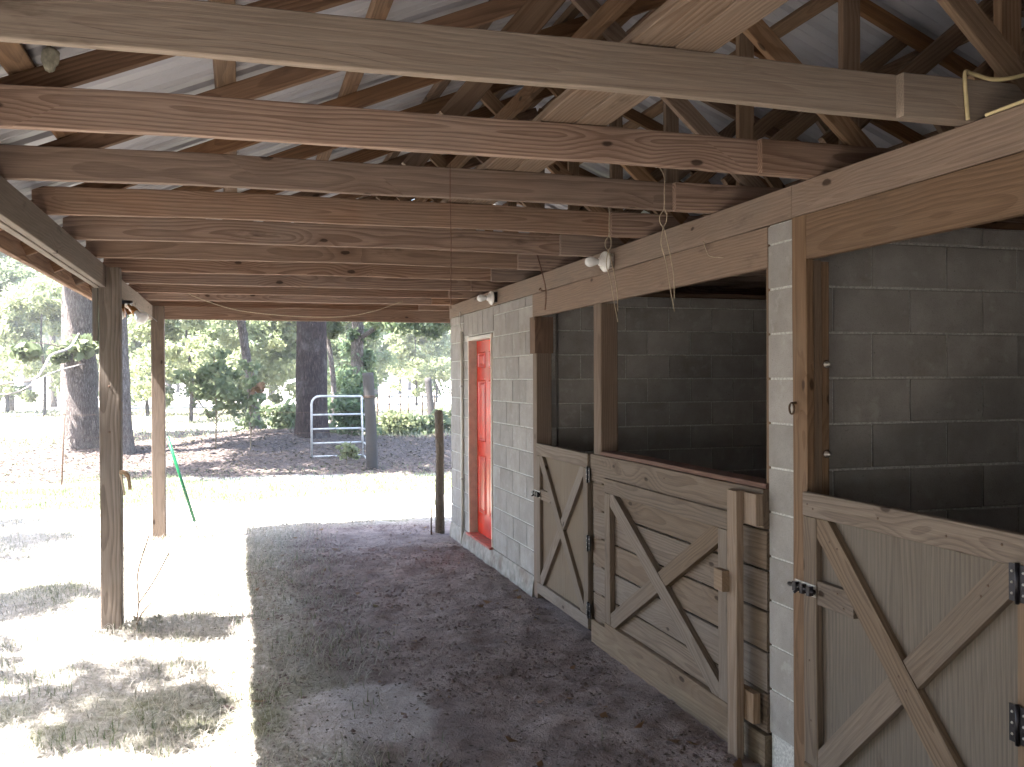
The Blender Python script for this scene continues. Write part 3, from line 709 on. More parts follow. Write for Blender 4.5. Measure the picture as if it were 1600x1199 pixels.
def brace_ob(parent, P, d, n, m_, t, x, mat):
    Mw, _ = frame((x + t / 2, m_.x - d.x, m_.y - d.y), (x + t / 2, m_.x + d.x, m_.y + d.y), (0, n.x, n.y))
    inv = Mw.inverted(); k = len(P); ce = sum(P, Vector((0, 0))) / k
    V = [inv @ Vector((x + t, p.x, p.y)) for p in P] + [inv @ Vector((x + 0.003, p.x, p.y)) for p in P] + [inv @ Vector((x, *(p + (ce - p).normalized() * 0.004))) for p in P]
    F = [tuple(range(k)), tuple(range(3 * k - 1, 2 * k - 1, -1))]
    for r in range(2):
        for i in range(k): F.append((r * k + i, r * k + (i + 1) % k, (r + 1) * k + (i + 1) % k, (r + 1) * k + i))
    o = mesh_ob('cross_brace', V, F, MW[mat], parent, Mw)
    bm = bmesh.new(); bm.from_mesh(o.data); bmesh.ops.recalc_face_normals(bm, faces=bm.faces); bm.to_mesh(o.data); bm.free(); return o
def cross(parent, y0, y1, z0, z1, w, t, x, mat='door'):
    e = 0.045
    P, d, n, m_ = brace(parent, (y1 - e, z1 - e), (y0 + e, z0 + e), w, t, x, mat, (y0, y1, z0, z1)); brace_ob(parent, P, d, n, m_, t, x, mat)
    P2, d2, n2, m2 = brace(parent, (y0 + e, z1 - e), (y1 - e, z0 + e), w, t, x, mat, (y0, y1, z0, z1))
    for sg in (1, -1):      # the second brace is cut where it meets the first
        out = []; f = lambda p: sg * (p - m_).dot(n) - w / 2 - 0.0015
        for i in range(len(P2)):
            p, q = P2[i], P2[(i + 1) % len(P2)]; a_, b_ = f(p), f(q)
            if a_ >= 0: out.append(p)
            if a_ * b_ < 0: out.append(p + (q - p) * (a_ / (a_ - b_)))
        brace_ob(parent, out, d2, n2, m2, t, x + 0.001, mat)
g1t = thing('stall_gate', 'narrow weathered stall gate with a crossed brace and steel latch, far stall', 'gate', (2.31, 5.97, 0.05))
x = 2.296
bx('ply_panel', (x + 0.030, 5.99, 0.065), (x + 0.044, 7.13, 1.268), 'ply', g1t, along=2)
yb('rail', (5.985, 1.222), (7.135, 1.222), 0.095, 0.028, x, 'door', g1t)
yb('rail', (5.985, 0.107), (7.135, 0.107), 0.09, 0.028, x, 'door', g1t)
yb('stile', (6.03, 0.155), (6.03, 1.172), 0.085, 0.027, x + 0.001, 'door', g1t)
yb('stile', (7.093, 0.155), (7.093, 1.172), 0.085, 0.027, x + 0.001, 'door', g1t)
cross(g1t, 6.0725, 7.0505, 0.152, 1.1745, 0.088, 0.026, x + 0.002)
yb('latch_board', (6.80, 0.865), (7.05, 0.865), 0.08, 0.024, x + 0.004, 'door', g1t)
latch(g1t, 7.10, 0.865, x)
for z in (1.13, 0.66, 0.20): hinge(g1t, 5.962, z, x - 0.001)

pn = thing('plank_partition', 'fixed plank panel of the far stall with a large framed cross brace', 'panel', (2.31, 4.85, 0))
bx('plank', (2.305, 3.765, 1.092), (2.343, 5.945, 1.275), 'door', pn)
zs = [1.085, 0.897, 0.709, 0.521, 0.333, 0.145]
for a, b in zip(zs, zs[1:]):
    o = 0.002 * random.uniform(-1, 1)
    bx('plank', (2.322 + o, 3.765, b + 0.0045), (2.344 + o, 5.945, a - 0.0045), 'door', pn, ch=0.005)
bx('skirt_board', (2.306, 3.76, -0.06), (2.344, 5.95, 0.142), 'skirt', pn)
bx('cap_board', (2.318, 3.765, 1.277), (2.44, 5.795, 1.302), 'cap', pn)
x = 2.284
yb('frame_board', (4.06, 1.09), (5.655, 1.09), 0.092, 0.037, x, 'door', pn)
yb('frame_board', (4.06, 0.147), (5.655, 0.147), 0.092, 0.037, x, 'door', pn)
yb('frame_board', (5.61, 0.195), (5.61, 1.042), 0.09, 0.036, x + 0.001, 'door', pn)
yb('frame_board', (4.105, 0.195), (4.105, 1.042), 0.09, 0.036, x + 0.001, 'door', pn)
cross(pn, 4.15, 5.565, 0.193, 1.044, 0.10, 0.034, x + 0.003)
for (yy, zz) in ((5.5, 1.24), (5.2, 1.14), (4.8, 1.22), (4.5, 1.12), (5.61, 1.09), (4.1, 1.09), (4.86, 0.61), (4.1, 0.2)):
    lathe('nail', [(0, 0.005), (0.002, 0.004)], (2.3045 if zz > 1.1 and yy < 5.6 else 2.2925, yy, zz), (-1, 0, 0), M_RUST, pn, 6)

ut = thing('spacer_upright', 'pale newer upright timber with blocks screwed to the plank panel near the pier', 'timber', (2.25, 3.9, 0))
bx('upright', (2.226, 3.868, -0.01), (2.264, 3.957, 1.258), 'newer', ut)
bx('spacer_block', (2.2655, 3.868, 1.105), (2.3035, 4.005, 1.255), 'newer', ut, along=1)
bx('spacer_block', (2.262, 3.757, 1.11), (2.3035, 3.862, 1.255), 'newer', ut, along=2)
bx('spacer_block', (2.188, 3.935, 0.775), (2.225, 4.015, 0.875), 'newer', ut, along=1)
bx('spacer_block', (2.2655, 3.79, 0.19), (2.303, 3.95, 0.33), 'newer', ut, along=2)

g2t = thing('stall_gate', 'near stall gate of grey plywood with a big crossed brace and black latch', 'gate', (2.31, 2.24, 0.05))
x = 2.292
bx('ply_panel', (x + 0.033, 2.22, 0.065), (x + 0.046, 3.42, 1.27), 'ply', g2t, along=2)
yb('rail', (2.20, 1.255), (3.432, 1.255), 0.10, 0.032, x, 'door', g2t)
yb('rail', (2.2, 0.11), (3.432, 0.11), 0.10, 0.032, x, 'door', g2t)
yb('stile', (3.385, 0.163), (3.385, 1.203), 0.092, 0.031, x + 0.001, 'door', g2t)
yb('stile', (2.252, 0.163), (2.252, 1.203), 0.105, 0.031, x + 0.001, 'jamb', g2t)
cross(g2t, 2.305, 3.339, 0.161, 1.205, 0.108, 0.029, x + 0.002)
yb('latch_board', (3.10, 0.895), (3.335, 0.895), 0.10, 0.028, x + 0.003, 'door', g2t)
latch(g2t, 3.41, 0.90, x - 0.002)
for z in (1.155, 0.72, 0.2): hinge(g2t, 2.292, z, x - 0.001, 0.115)
for (yy, zz, xo) in ((3.40, 1.255, 0), (3.36, 1.24, 0), (2.95, 1.26, 0), (2.6, 1.25, 0), (2.36, 1.262, 0), (3.39, 0.6, .001), (3.38, 0.35, .001), (3.25, 1.12, .002), (3.20, 1.10, .002), (2.42, 1.12, .003), (2.45, 1.08, .003), (2.84, 0.70, .002), (2.80, 0.66, .002), (3.2, 0.92, .003), (3.16, 0.87, .003)):
    lathe('nail', [(0, 0.0055), (0.0015, 0.0045)], (x + xo, yy, zz), (-1, 0, 0), M_RUST, g2t, 6)
post('stall_post', 'wooden hinge post at the near edge of the closest stall gate', (2.30, 2.05, 0), (2.42, 2.198, 2.29), 'jamb')
pn2 = thing('plank_partition', 'fixed plank panel of the near stall beside the closest gate', 'panel', (2.31, 1.4, 0))
z = 0.0
while z < 1.2:
    bx('plank', (2.322, 0.6, z + 0.004), (2.344, 2.045, z + 0.184), 'door', pn2); z += 0.188

# ------------------------------------------------------------------ lamps, strings and small fittings
def bulb_lamp(label, y, z, tilt):
    t = thing('bulb_holder', label, 'lamp', (2.32, y, z), 'bare bulbs on the header beam')
    bx('mount_box', (2.283, y - 0.042, z - 0.042), (2.3235, y + 0.042, z + 0.05), M_BLACK if tilt else M_STEEL, t, wob=0)
    ax = Vector((-1, -0.1, -0.05))
    lathe('socket_base', [(0, 0.066), (0.010, 0.067), (0.02, 0.058), (0.026, 0.030), (0.05, 0.026), (0.055, 0.02)], (2.283, y, z), ax, M_PORC, t, 22)
    lathe('bulb', [(0, 0.016), (0.015, 0.018), (0.035, 0.026), (0.055, 0.033), (0.07, 0.034), (0.085, 0.029), (0.096, 0.018), (0.10, 0.004)], Vector((2.283, y, z)) + ax.normalized() * 0.048, ax, M_BULB, t, 18)
bulb_lamp('bare white bulb in a porcelain holder on the header, above the stall gate', 5.60, 2.545, 0)
bulb_lamp('bare white bulb in a porcelain holder on the header, nearer the red door', 8.42, 2.55, 1)
fl = thing('flood_light', 'twin round flood bulbs on an amber bracket under the eave beam', 'lamp', (-0.90, 8.35, 2.455))
lathe('mount_plate', [(0, 0.055), (0.02, 0.055), (0.03, 0.03)], (-0.90, 8.35, 2.458), (0, 0, -1), M_BLACK, fl, 16)
for sx, ax in ((-1, (-0.15, -0.9, -0.5)), (1, (0.6, -0.5, -0.6))):
    b0 = Vector((-0.90 + sx * 0.02, 8.33, 2.42)); a = Vector(ax).normalized()
    tube('socket_arm', [b0, b0 + a * 0.05], 0.014, M_BRASS, fl, 8)
    lathe('socket', [(0, 0.026), (0.045, 0.030), (0.06, 0.030)], b0 + a * 0.045, a, M_BRASS, fl, 14)
    lathe('flood_bulb', [(0, 0.024), (0.03, 0.028), (0.07, 0.052), (0.09, 0.056), (0.10, 0.050), (0.108, 0.03), (0.111, 0.004)], b0 + a * 0.105, a, M_BULB, fl, 20)
tube('cable', curve([(-0.90, 8.35, 2.45), (-0.86, 8.9, 2.43), (-0.86, 9.8, 2.45), (-0.86, 10.9, 2.44)]), 0.004, M_BLACK, fl)

def twine(label, pts, r=0.0028, mat=M_TWINE, cat='twine', group=None, name='hanging_twine', n=6):
    o = tube(name, curve(pts, n), r, mat, None, 5); return tag(o, label, cat, group)
y3, y4 = 4.24, 5.10
def loop_twine(label, x, y, extra):
    t = thing('hanging_twine', label, 'twine', (x, y, 2.63))
    yy = y - 0.006
    tube('strand', curve([(x - 0.03, y + 0.02, 2.86), (x, yy, 2.79), (x + 0.002, yy, 2.70), (x, yy, 2.628), (x - 0.022, yy, 2.59), (x - 0.02, yy, 2.555), (x, yy, 2.525), (x + 0.028, yy, 2.42), (x + 0.05, yy, 2.30), (x + 0.055, yy, 2.18)]), 0.003, M_TWINE, t, 5)
    tube('strand', curve([(x, yy, 2.63), (x + 0.014, yy, 2.60), (x + 0.012, yy, 2.56), (x - 0.005, yy, 2.53), (x - 0.016, yy, 2.45), (x + 0.01, yy, 2.36), (x + 0.03, yy, 2.24), (x + 0.055, yy, 2.12)]), 0.003, M_TWINE, t, 5)
loop_twine('knotted pale twine looped on a truss chord, hanging before the far stall lintel', 2.02, 4.20, 0)
loop_twine('knotted twine looped on a truss chord just behind the nearer bulb', 2.08, 5.06, 0)
t = thing('rusty_wire', 'twisted rusty wire dangling over the header between the two bulbs', 'wire', (2.3, 6.8, 2.6))
tube('strand', curve([(2.20, 6.80, 2.76), (2.24, 6.80, 2.62), (2.27, 6.80, 2.50), (2.275, 6.80, 2.42), (2.27, 6.81, 2.32)]), 0.005, M_REDTW, t, 5)
tube('strand', curve([(2.275, 6.80, 2.47), (2.22, 6.74, 2.46), (2.20, 6.70, 2.475), (2.18, 6.68, 2.46)]), 0.004, M_REDTW, t, 5)
twine('long thin string hanging from a truss chord in the middle of the aisle', [(0.955, 4.26, 2.80), (0.955, 4.262, 2.6), (0.96, 4.27, 2.4), (0.957, 4.27, 2.21), (0.958, 4.27, 2.12)], 0.0022, M_REDTW)
twine('pale string drooping under the far truss chords', [(-0.55, 10.26, 2.74), (-0.42, 10.25, 2.66), (0.0, 10.25, 2.53), (0.6, 10.25, 2.475), (1.1, 10.25, 2.48), (1.45, 10.25, 2.55), (1.75, 10.26, 2.66)], 0.005, M_TWINE)
yc_ = thing('electric_cable', 'yellow electric cable bent over the nearest chord and along the header top', 'cable', (2.35, 2.5, 2.7))
tube('cable_run', curve([(2.30, 2.505, 2.632), (2.30, 2.512, 2.70), (2.295, 2.512, 2.785), (2.33, 2.52, 2.79), (2.42, 2.50, 2.772), (2.55, 2.45, 2.80), (2.7, 2.35, 2.85)]), 0.007, M_CABLE, yc_)
tube('cable_run', curve([(2.32, 2.45, 2.634), (2.33, 2.2, 2.640), (2.33, 1.8, 2.636), (2.34, 1.3, 2.636)]), 0.006, M_CABLE, yc_)
# mud nest on a rafter
bm = bmesh.new(); bmesh.ops.create_icosphere(bm, subdivisions=3, radius=1.0)
for v in bm.verts:
    n = mnoise.noise(v.co * 2.3) * 0.25 + mnoise.noise(v.co * 6) * 0.1
    v.co = Vector((v.co.x * 0.028, v.co.y * 0.022, v.co.z * (0.028 if v.co.z > 0 else 0.06))) * (1 + n)
me = bpy.data.meshes.new('mud_nest'); bm.to_mesh(me); bm.free(); me.materials.append(M_MUD)
for p in me.polygons: p.use_smooth = True
tag(link(bpy.data.objects.new('mud_nest', me), None, Matrix.Translation((-0.60, 3.43, 2.885))), 'lumpy grey mud wasp nest stuck on a rafter near the eave', 'wasp nest')
# nails hanging under the fourth chord, dangling threads
twine('fine cobweb thread caught on the lintel near the pier', [(2.318, 4.35, 2.50), (2.31, 4.30, 2.44), (2.315, 4.27, 2.41), (2.31, 4.13, 2.385)], 0.002, M_TWINE, 'cobweb')
# rope end on the near post
rp = thing('tied_strap', 'frayed brown strap end tied on the near open-side post', 'strap', (-0.826, 7.3, 1.1))
tube('strap', curve([(-0.83, 7.25, 1.13), (-0.80, 7.24, 1.125), (-0.775, 7.25, 1.09), (-0.765, 7.26, 1.0)]), [0.016] * 12 + [0.014] * 7, M_DRYSTEM, rp, 6)
tube('strap', curve([(-0.83, 7.25, 1.12), (-0.815, 7.24, 1.06), (-0.80, 7.25, 0.96)]), 0.008, M_TWINE, rp, 5)

# ------------------------------------------------------------------ rake
rk = thing('garden_rake', 'green-handled rake leaning on the far open-side post', 'rake', (-0.41, 11.08, g1(-0.41, 11.08)))
ra, rb = Vector((-0.775, 11.10, 1.16)), Vector((-0.49, 11.07, 0.20))
tube('handle', [ra, (ra + rb) / 2, rb], 0.017, M_GREENP, rk, 10)
d = (rb - ra).normalized(); foot = rb + d * 0.10
tube('socket', [rb, foot], 0.014, M_GALV, rk, 8)
side = Vector((0.15, 1, 0)).cross(d).normalized()
hd = bx('rake_bar', (-0.62, 11.02, 0.035), (-0.24, 11.05, 0.055), M_GALV, rk, wob=0)
tube('socket', [foot, Vector((-0.43, 11.04, 0.045))], 0.010, M_GALV, rk, 8)
for k in range(13):
    xx = -0.61 + 0.03 * k
    tube('tine', [(xx, 11.035, 0.045), (xx, 11.015, 0.02), (xx, 11.005, -0.03)], 0.004, M_GALV, hd, 5)

# ------------------------------------------------------------------ vegetation builders
def leaves_mesh(name, centers, radii, counts, size, mat, flat=0.0, aspect=1.7, droop=0.0):
    P = []
    for cc, rr, n in zip(centers, radii, counts):
        q = RNG.normal(size=(n, 3)); q /= np.linalg.norm(q, axis=1, keepdims=True)
        q *= (RNG.random((n, 1)) ** 0.45); P.append(q * np.array(rr) + np.array(cc))
    P = np.concatenate(P); n = len(P)
    a = RNG.normal(size=(n, 3)); a[:, 2] *= (1 - flat); a[:, 2] -= droop; a /= np.linalg.norm(a, axis=1, keepdims=True)
    b = RNG.normal(size=(n, 3)); b -= a * (a * b).sum(1, keepdims=True); b /= np.linalg.norm(b, axis=1, keepdims=True)
    s = size * RNG.uniform(0.6, 1.35, (n, 1)); l = a * s * aspect * 0.5; w = b * s * 0.5
    nn = np.cross(a, b) * s * 0.12
    V = np.stack([P - l, P - l * 0.1 + w + nn, P + l, P - l * 0.1 - w + nn], 1).reshape(-1, 3)
    F = np.arange(4 * n).reshape(n, 4)
    me = np_mesh(name, V, F, smooth=False); me.materials.append(mat); return me
def clumps(center, rad, n, cr, seed=0, hollow=0.35):
    out = []
    for k in range(n):
        q = RNG.normal(size=3); q /= np.linalg.norm(q); q *= (hollow + (1 - hollow) * RNG.random() ** 0.5)
        r = cr * RNG.uniform(0.6, 1.4)
        out.append((np.array(center) + q * np.array(rad), (r, r, r * 0.7)))
    return out
def trunk_geo(pts, rads, n=18, rough=0.07, flare=1.0, k=6):
    path = curve(pts, k); m = len(path); rr = np.interp(np.linspace(0, 1, m), np.linspace(0, 1, len(rads)), rads)
    V, F = tube_geo(path, list(rr), n)
    o = Vector(pts[0]); W = []
    for i, v in enumerate(V):
        ring_i = i // n; cpt = path[min(ring_i, m - 1)]; v = Vector(v); d = v - cpt
        ang = (i % n) / n * 2 * math.pi
        h = (cpt - path[0]).length
        f = 1 + rough * (mnoise.noise((math.cos(ang) * 1.7, math.sin(ang) * 1.7, h * 1.2)) + 0.5 * mnoise.noise((math.cos(ang) * 4, math.sin(ang) * 4, h * 3)))
        f *= 1 + flare * math.exp(-h / 0.28) * (0.45 + 0.35 * math.sin(ang * 4 + pts[0][0] * 3))
        W.append(tuple(cpt + d * f - o))
    return W, F
def tree(name, label, base, path, rads, barkm, leafm, crown, lsize, nleaf, limbs=(), group=None, n=18, rough=0.08, flare=1.0):
    """crown: list of (centre, radii, clump count, clump radius), relative to the base"""
    base = Vector(base); t = thing(name, label, 'tree', base, group)
    V, F = trunk_geo([base + Vector(p) for p in path], rads, n, rough, flare)
    mesh_ob('trunk', V, F, barkm, t, Matrix.Translation(base + Vector(path[0])), True)
    for (lp, lr) in limbs:
        tube('limb', curve([base + Vector(p) for p in lp], 4), list(np.interp(np.linspace(0, 1, (len(lp) - 1) * 4 + 1), np.linspace(0, 1, len(lr)), lr)), barkm, t, 8)
    if crown:
        C = []; Rr = []
        for (cc, rad, k, cr) in crown:
            for (p, r) in clumps(cc, rad, k, cr): C.append(p); Rr.append(r)
        me = leaves_mesh('crown', C, Rr, [max(4, nleaf // len(C))] * len(C), lsize, leafm)
        link(bpy.data.objects.new('crown', me), t, Matrix.Translation(base))
    return t

G = lambda x, y: (x, y, g1(x, y))
# big trees by the shed
b = G(1.84, 25.0)
tree('pine_tree', 'thick straight pine trunk with dark plated bark behind the gate', b, [(0, 0, -0.3), (0, 0, 1), (0.02, 0, 4), (0.05, 0.1, 10), (0.1, 0.2, 17)], [0.43, 0.41, 0.38, 0.30, 0.1], M_PINEB, M_NEEDLE,
     [((0, 0, 14), (3.4, 3.4, 3.2), 60, 0.9)], 0.22, 9000, n=28, rough=0.06, flare=0.45)
b = G(-3.62, 24.2)
oak = tree('oak_tree', 'big old oak trunk, sunlit on its left side, standing left of the near post', b, [(0.05, 0, -0.3), (0, 0, 0.8), (-0.02, 0, 2.2), (-0.12, 0.1, 4.5), (-0.5, 0.2, 8), (-0.6, 0.2, 12)], [0.47, 0.40, 0.35, 0.31, 0.22, 0.08], M_OAKB, M_LEAF,
     [((2.6, -1.2, 9.5), (4.0, 5, 2.6), 100, 0.85), ((-0.5, -0.7, 2.3), (0.7, 0.5, 0.35), 3, 0.3)], 0.17, 13500,
     limbs=[([(-0.1, 0, 4.2), (-1.5, -0.6, 5.6), (-3.2, -1.2, 7.5)], (0.16, 0.12, 0.04)), ([(-0.3, 0, 6), (1.2, -0.6, 8), (2.2, -1, 10)], (0.14, 0.1, 0.03)), ([(0.1, -0.3, 2.0), (-0.3, -0.9, 2.35), (-0.9, -1.0, 2.45)], (0.03, 0.02, 0.008))], n=28, rough=0.14, flare=0.6)
tube('dead_limb', curve([(-6.3, 21.5, 1.2), (-5.2, 20.8, 1.62), (-4.43, 20.2, 1.74), (-3.9, 20.3, 1.83), (-3.75, 20.5, 2.05), (-3.66, 20.8, 2.32), (-3.45, 21.6, 2.5), (-3.6, 23.8, 2.9)]), 0.024, M_DEADW, oak, 7)
tube('dead_limb', curve([(-6.0, 20.6, 1.5), (-4.9, 20.3, 1.55), (-4.2, 20.2, 1.57), (-3.6, 20.4, 1.95), (-3.5, 23.9, 2.2)]), 0.014, M_DEADW, oak, 7)
b = G(-2.72, 23.3)
tree('oak_tree', 'dark oak trunk half hidden by the near open-side post', b, [(0, 0, -0.3), (0, 0, 1), (-0.03, 0, 4), (0.3, 0.2, 8), (0.5, 0.2, 11)], [0.36, 0.31, 0.28, 0.2, 0.06], M_OAKB, M_LEAF,
     [((2.2, -1.5, 9.0), (4.5, 4.4, 2.2), 80, 0.8), ((-0.6, -4.6, 9.2), (4.2, 2.6, 1.8), 56, 0.55), ((1.5, -5.2, 8.3), (2.3, 1.7, 0.9), 24, 0.5)], 0.17, 16500, limbs=[([(0, 0, 5), (1.4, -0.6, 6.8), (2.6, -1, 8.5)], (0.14, 0.1, 0.03))], n=22, rough=0.12, flare=0.7)
b = G(-5.0, 31.0)
tree('oak_tree', 'slim dark trunk just behind the left edge of the big oak', b, [(0, 0, -0.3), (0, 0, 1), (0.03, 0, 4), (0.1, 0.1, 9)], [0.26, 0.22, 0.2, 0.06], M_OAKB, M_LEAF, [((0, 0, 9), (3.5, 3, 2.0), 50, 0.9)], 0.2, 6000, n=14)
b = G(0.46, 27.2)
tree('sapling_tree', 'thin curving dark trunk left of the pine', b, [(0, 0, -0.3), (-0.06, 0, 0.6), (-0.16, 0, 1.5), (-0.32, 0, 2.6), (-0.42, 0, 3.8), (-0.3, 0, 7)], [0.16, 0.14, 0.125, 0.12, 0.115, 0.04], M_OAKB, M_LEAFY,
     [((-0.3, 0, 5.2), (1.9, 1.7, 1.4), 40, 0.5), ((-1.2, -0.4, 3.75), (1.2, 0.8, 0.35), 14, 0.3)], 0.12, 8000, n=14, rough=0.1)
b = G(4.0, 32.5)
tree('oak_tree', 'vine-covered trunk behind the gate post, leafy boughs hanging right', b, [(0, 0, -0.3), (-0.05, 0, 1), (-0.05, 0, 2.6), (0.0, 0, 4.5), (0.1, 0, 9)], [0.27, 0.24, 0.22, 0.2, 0.06], M_OAKB, M_LEAFD,
     [((2.0, -3, 4.0), (1.9, 1.6, 0.75), 50, 0.42), ((-0.4, -0.3, 1.15), (1.0, 0.5, 1.0), 22, 0.42), ((0.1, 0, 2.6), (0.7, 0.5, 1.0), 9, 0.4), ((1, -1, 7.5), (3.6, 3.4, 2.0), 50, 0.8)], 0.12, 15000,
     limbs=[([(0, 0, 3.2), (1.2, -1.6, 4.0), (2.6, -3, 4.3)], (0.09, 0.06, 0.02))], n=16)
b = G(2.9, 31.0)
tree('sapling_tree', 'slender bent stem between the pine and the vine-covered trunk', b, [(0, 0, -0.2), (0.1, 0, 1.2), (0.02, 0, 2.4), (-0.15, 0, 3.8), (-0.1, 0, 6)], [0.1, 0.09, 0.085, 0.08, 0.02], M_OAKB, M_LEAF,
     [((0, 0, 4.6), (1.3, 1.2, 1.1), 24, 0.4), ((-0.3, -0.4, 3.4), (0.6, 0.5, 0.4), 8, 0.25)], 0.11, 5000, n=10)

def bush(name, label, base, stems, cr, lsize, nleaf, leafm, cat='bush', group=None):
    base = Vector(base); t = thing(name, label, cat, base, group)
    for (pp, r) in stems: tube('stem', curve([base + Vector(p) for p in pp], 4), r, M_STEM, t, 6)
    C = []; Rr = []
    for (cc, rad, k, c_) in cr:
        for (p, r) in clumps(cc, rad, k, c_, hollow=0.1): C.append(p); Rr.append(r)
    me = leaves_mesh('foliage', C, Rr, [max(3, nleaf // len(C))] * len(C), lsize, leafm, droop=0.3)
    link(bpy.data.objects.new('foliage', me), t, Matrix.Translation(base)); return t
b = G(-0.55, 23.5)
bush('sapling_bush', 'dark broad-leaved young bush with a thin stem beside the far post', b, [([(0, 0, -0.1), (0.02, 0, 0.8), (0, 0, 1.6), (-0.03, 0, 2.3)], 0.018), ([(0, 0, 0.6), (-0.35, 0, 1.1), (-0.6, 0, 1.4)], 0.01), ([(0, 0, 0.7), (0.4, 0.1, 1.1), (0.7, 0, 1.3)], 0.01)],
     [((-0.1, 0, 1.35), (0.85, 0.6, 0.75), 24, 0.27), ((0.1, 0, 2.0), (0.3, 0.3, 0.4), 5, 0.2)], 0.12, 620, M_LEAF)
b = G(0.25, 23.0)
bush('sapling_bush', 'spindly young bush with brown-tipped leaves left of the curving trunk', b, [([(0, 0, -0.1), (0.02, 0, 0.7), (-0.02, 0, 1.5), (0.1, 0, 2.0)], 0.016), ([(0, 0, 0.8), (0.2, 0, 1.3), (0.35, 0, 1.6)], 0.009)],
     [((0.05, 0, 1.35), (0.5, 0.4, 0.85), 14, 0.24)], 0.11, 300, M_LEAF)
b = G(0.32, 22.9)
bush('dead_leaf_spray', 'spray of brown dead leaves hanging in the spindly bush', (b[0], b[1], b[2] + 1.45), [([(0, 0, 0), (0.15, 0, 0.1), (0.3, 0, 0.08)], 0.006)], [((0.12, 0, 0.05), (0.24, 0.15, 0.1), 7, 0.07)], 0.10, 60, M_LEAFB, 'leaves')
b = G(1.15, 28.8)
bush('low_bush', 'low bright green bush at the foot of the pine on its left', b, [([(0, 0, -0.1), (0, 0, 0.5)], 0.015)], [((0, 0, 0.4), (1.0, 0.5, 0.5), 22, 0.32)], 0.11, 1500, M_LEAF)
b = G(3.05, 26.5)
bush('low_bush', 'green thicket between the pine trunk and the leaning gate post', b, [([(0, 0, -0.1), (0.05, 0, 0.9)], 0.015)], [((0, 0, 0.8), (0.65, 0.5, 0.95), 24, 0.34)], 0.11, 1700, M_LEAFD)
for k, (xx, yy, lab) in enumerate([(4.5, 29.2, 'leafy weed clump in the fence line nearest the gate post'), (5.6, 29.6, 'bushy weed clump in the middle of the wire fence'), (7.0, 31.0, 'pale green weed clump at the foot of the dark wooden fence post'), (8.3, 33.5, 'tall grassy weed clump at the far end of the wire fence')]):
    b = G(xx, yy)
    bush('weed_clump', lab, b, [([(0, 0, -0.1), (0.05, 0, 0.5)], 0.01)], [((0, 0, 0.3), (0.85, 0.5, 0.4), 18, 0.28)], 0.10, 1200, M_LEAF if k % 2 else M_LEAFY, 'weeds', 'weed clumps along the fence')
b = G(2.15, 19.6)
bush('seedling', 'pale feathery seedling growing in front of the gate', b, [([(0, 0, -0.05), (0, 0, 0.3), (0.1, 0, 0.5)], 0.008), ([(0, 0, 0.1), (-0.25, 0, 0.3), (-0.42, 0, 0.42)], 0.006), ([(0, 0, 0.1), (0.25, 0, 0.28), (0.4, 0, 0.36)], 0.006)],
     [((0, 0, 0.25), (0.34, 0.2, 0.2), 18, 0.07)], 0.06, 380, M_LEAFY, 'plant')

# understory and far trees: a few prototypes copied
def proto(name, h, cw, leafm, lsize, nleaf, low, trunk_r):
    t = thing(name, 'x', 'tree', (0, 0, 0))
    V, F = trunk_geo([Vector((0, 0, -0.4)), Vector((0.1, 0, h * 0.3)), Vector((-0.1, 0.1, h * 0.6)), Vector((0, 0, h * 0.95))], [trunk_r, trunk_r * 0.85, trunk_r * 0.6, 0.03], 10, 0.1, 0.5)
    tr = mesh_ob('trunk', V, F, M_FARB, t, Matrix.Translation((0, 0, -0.4)), True)
    C = []; Rr = []
    for k in range(int(55)):
        z = h * (low + (1 - low) * RNG.random() ** 0.8); w = cw * (1.05 - 0.75 * abs((z / h - low) / (1 - low) - 0.35)) * RNG.random() ** 0.5
        a = RNG.random() * 6.283; C.append(np.array([w * math.cos(a), w * math.sin(a), z])); r = cw * 0.24 * RNG.uniform(0.6, 1.4); Rr.append((r, r, r * 0.7))
    me = leaves_mesh('crown', C, Rr, [nleaf // len(C)] * len(C), lsize, leafm)
    cr_ = link(bpy.data.objects.new('crown', me), t, Matrix.Identity(4))
    return t, tr, cr_
def place(pr, label, x, y, sc, rz_, group, name=None):
    t, tr, cr_ = pr
    if 'used' in pr[0]:
        n = t.copy(); COL.objects.link(n)
        for ch in (tr, cr_):
            q = ch.copy(); COL.objects.link(q); q.parent = n
    else: n = t; t['used'] = 1
    n.matrix_basis = Matrix.Translation((x, y, g1(x, y))) @ Matrix.Rotation(rz_, 4, 'Z') @ Matrix.Scale(sc, 4)
    n['label'] = label; n['group'] = group
    return n
U = [proto('understory_tree', 6.5, 2.6, M_LEAFY, 0.16, 9000, 0.10, 0.09), proto('understory_tree', 7.5, 2.8, M_LEAF, 0.17, 9000, 0.14, 0.10)]
ug = 'small leafy trees beyond the yard'
us = [(-2.0, 42, 0, 'seen just right of the far open-side post'), (0.4, 46, 1, 'behind the young bush and curving trunk'), (2.6, 44, 0, 'right behind the pine trunk'), (-4.4, 50, 1, 'seen between the two open-side posts'), (-9.5, 52, 0, 'at the left edge beyond the big oak'), (5.6, 50, 1, 'behind the vine-covered trunk'), (11.5, 62, 0, 'behind the dark wooden fence post'),
      (-0.9, 56, 0, 'far behind the young bush'), (1.2, 60, 0, 'left of the pine, far behind the curving trunk'), (4.2, 58, 0, 'far behind the gate'), (-12.5, 58, 1, 'behind the dead pale limb'), (-7.0, 62, 0, 'behind the big oak trunk'), (8.6, 66, 1, 'above the middle of the wire fence'), (14.5, 70, 1, 'at the wall corner beyond the field'), (-2.8, 64, 1, 'far back between the posts')]
ul = ['small %s tree %s' % ('green' if k else 'yellow-green', w) for (x, y, k, w) in us]; us = [u[:3] for u in us]
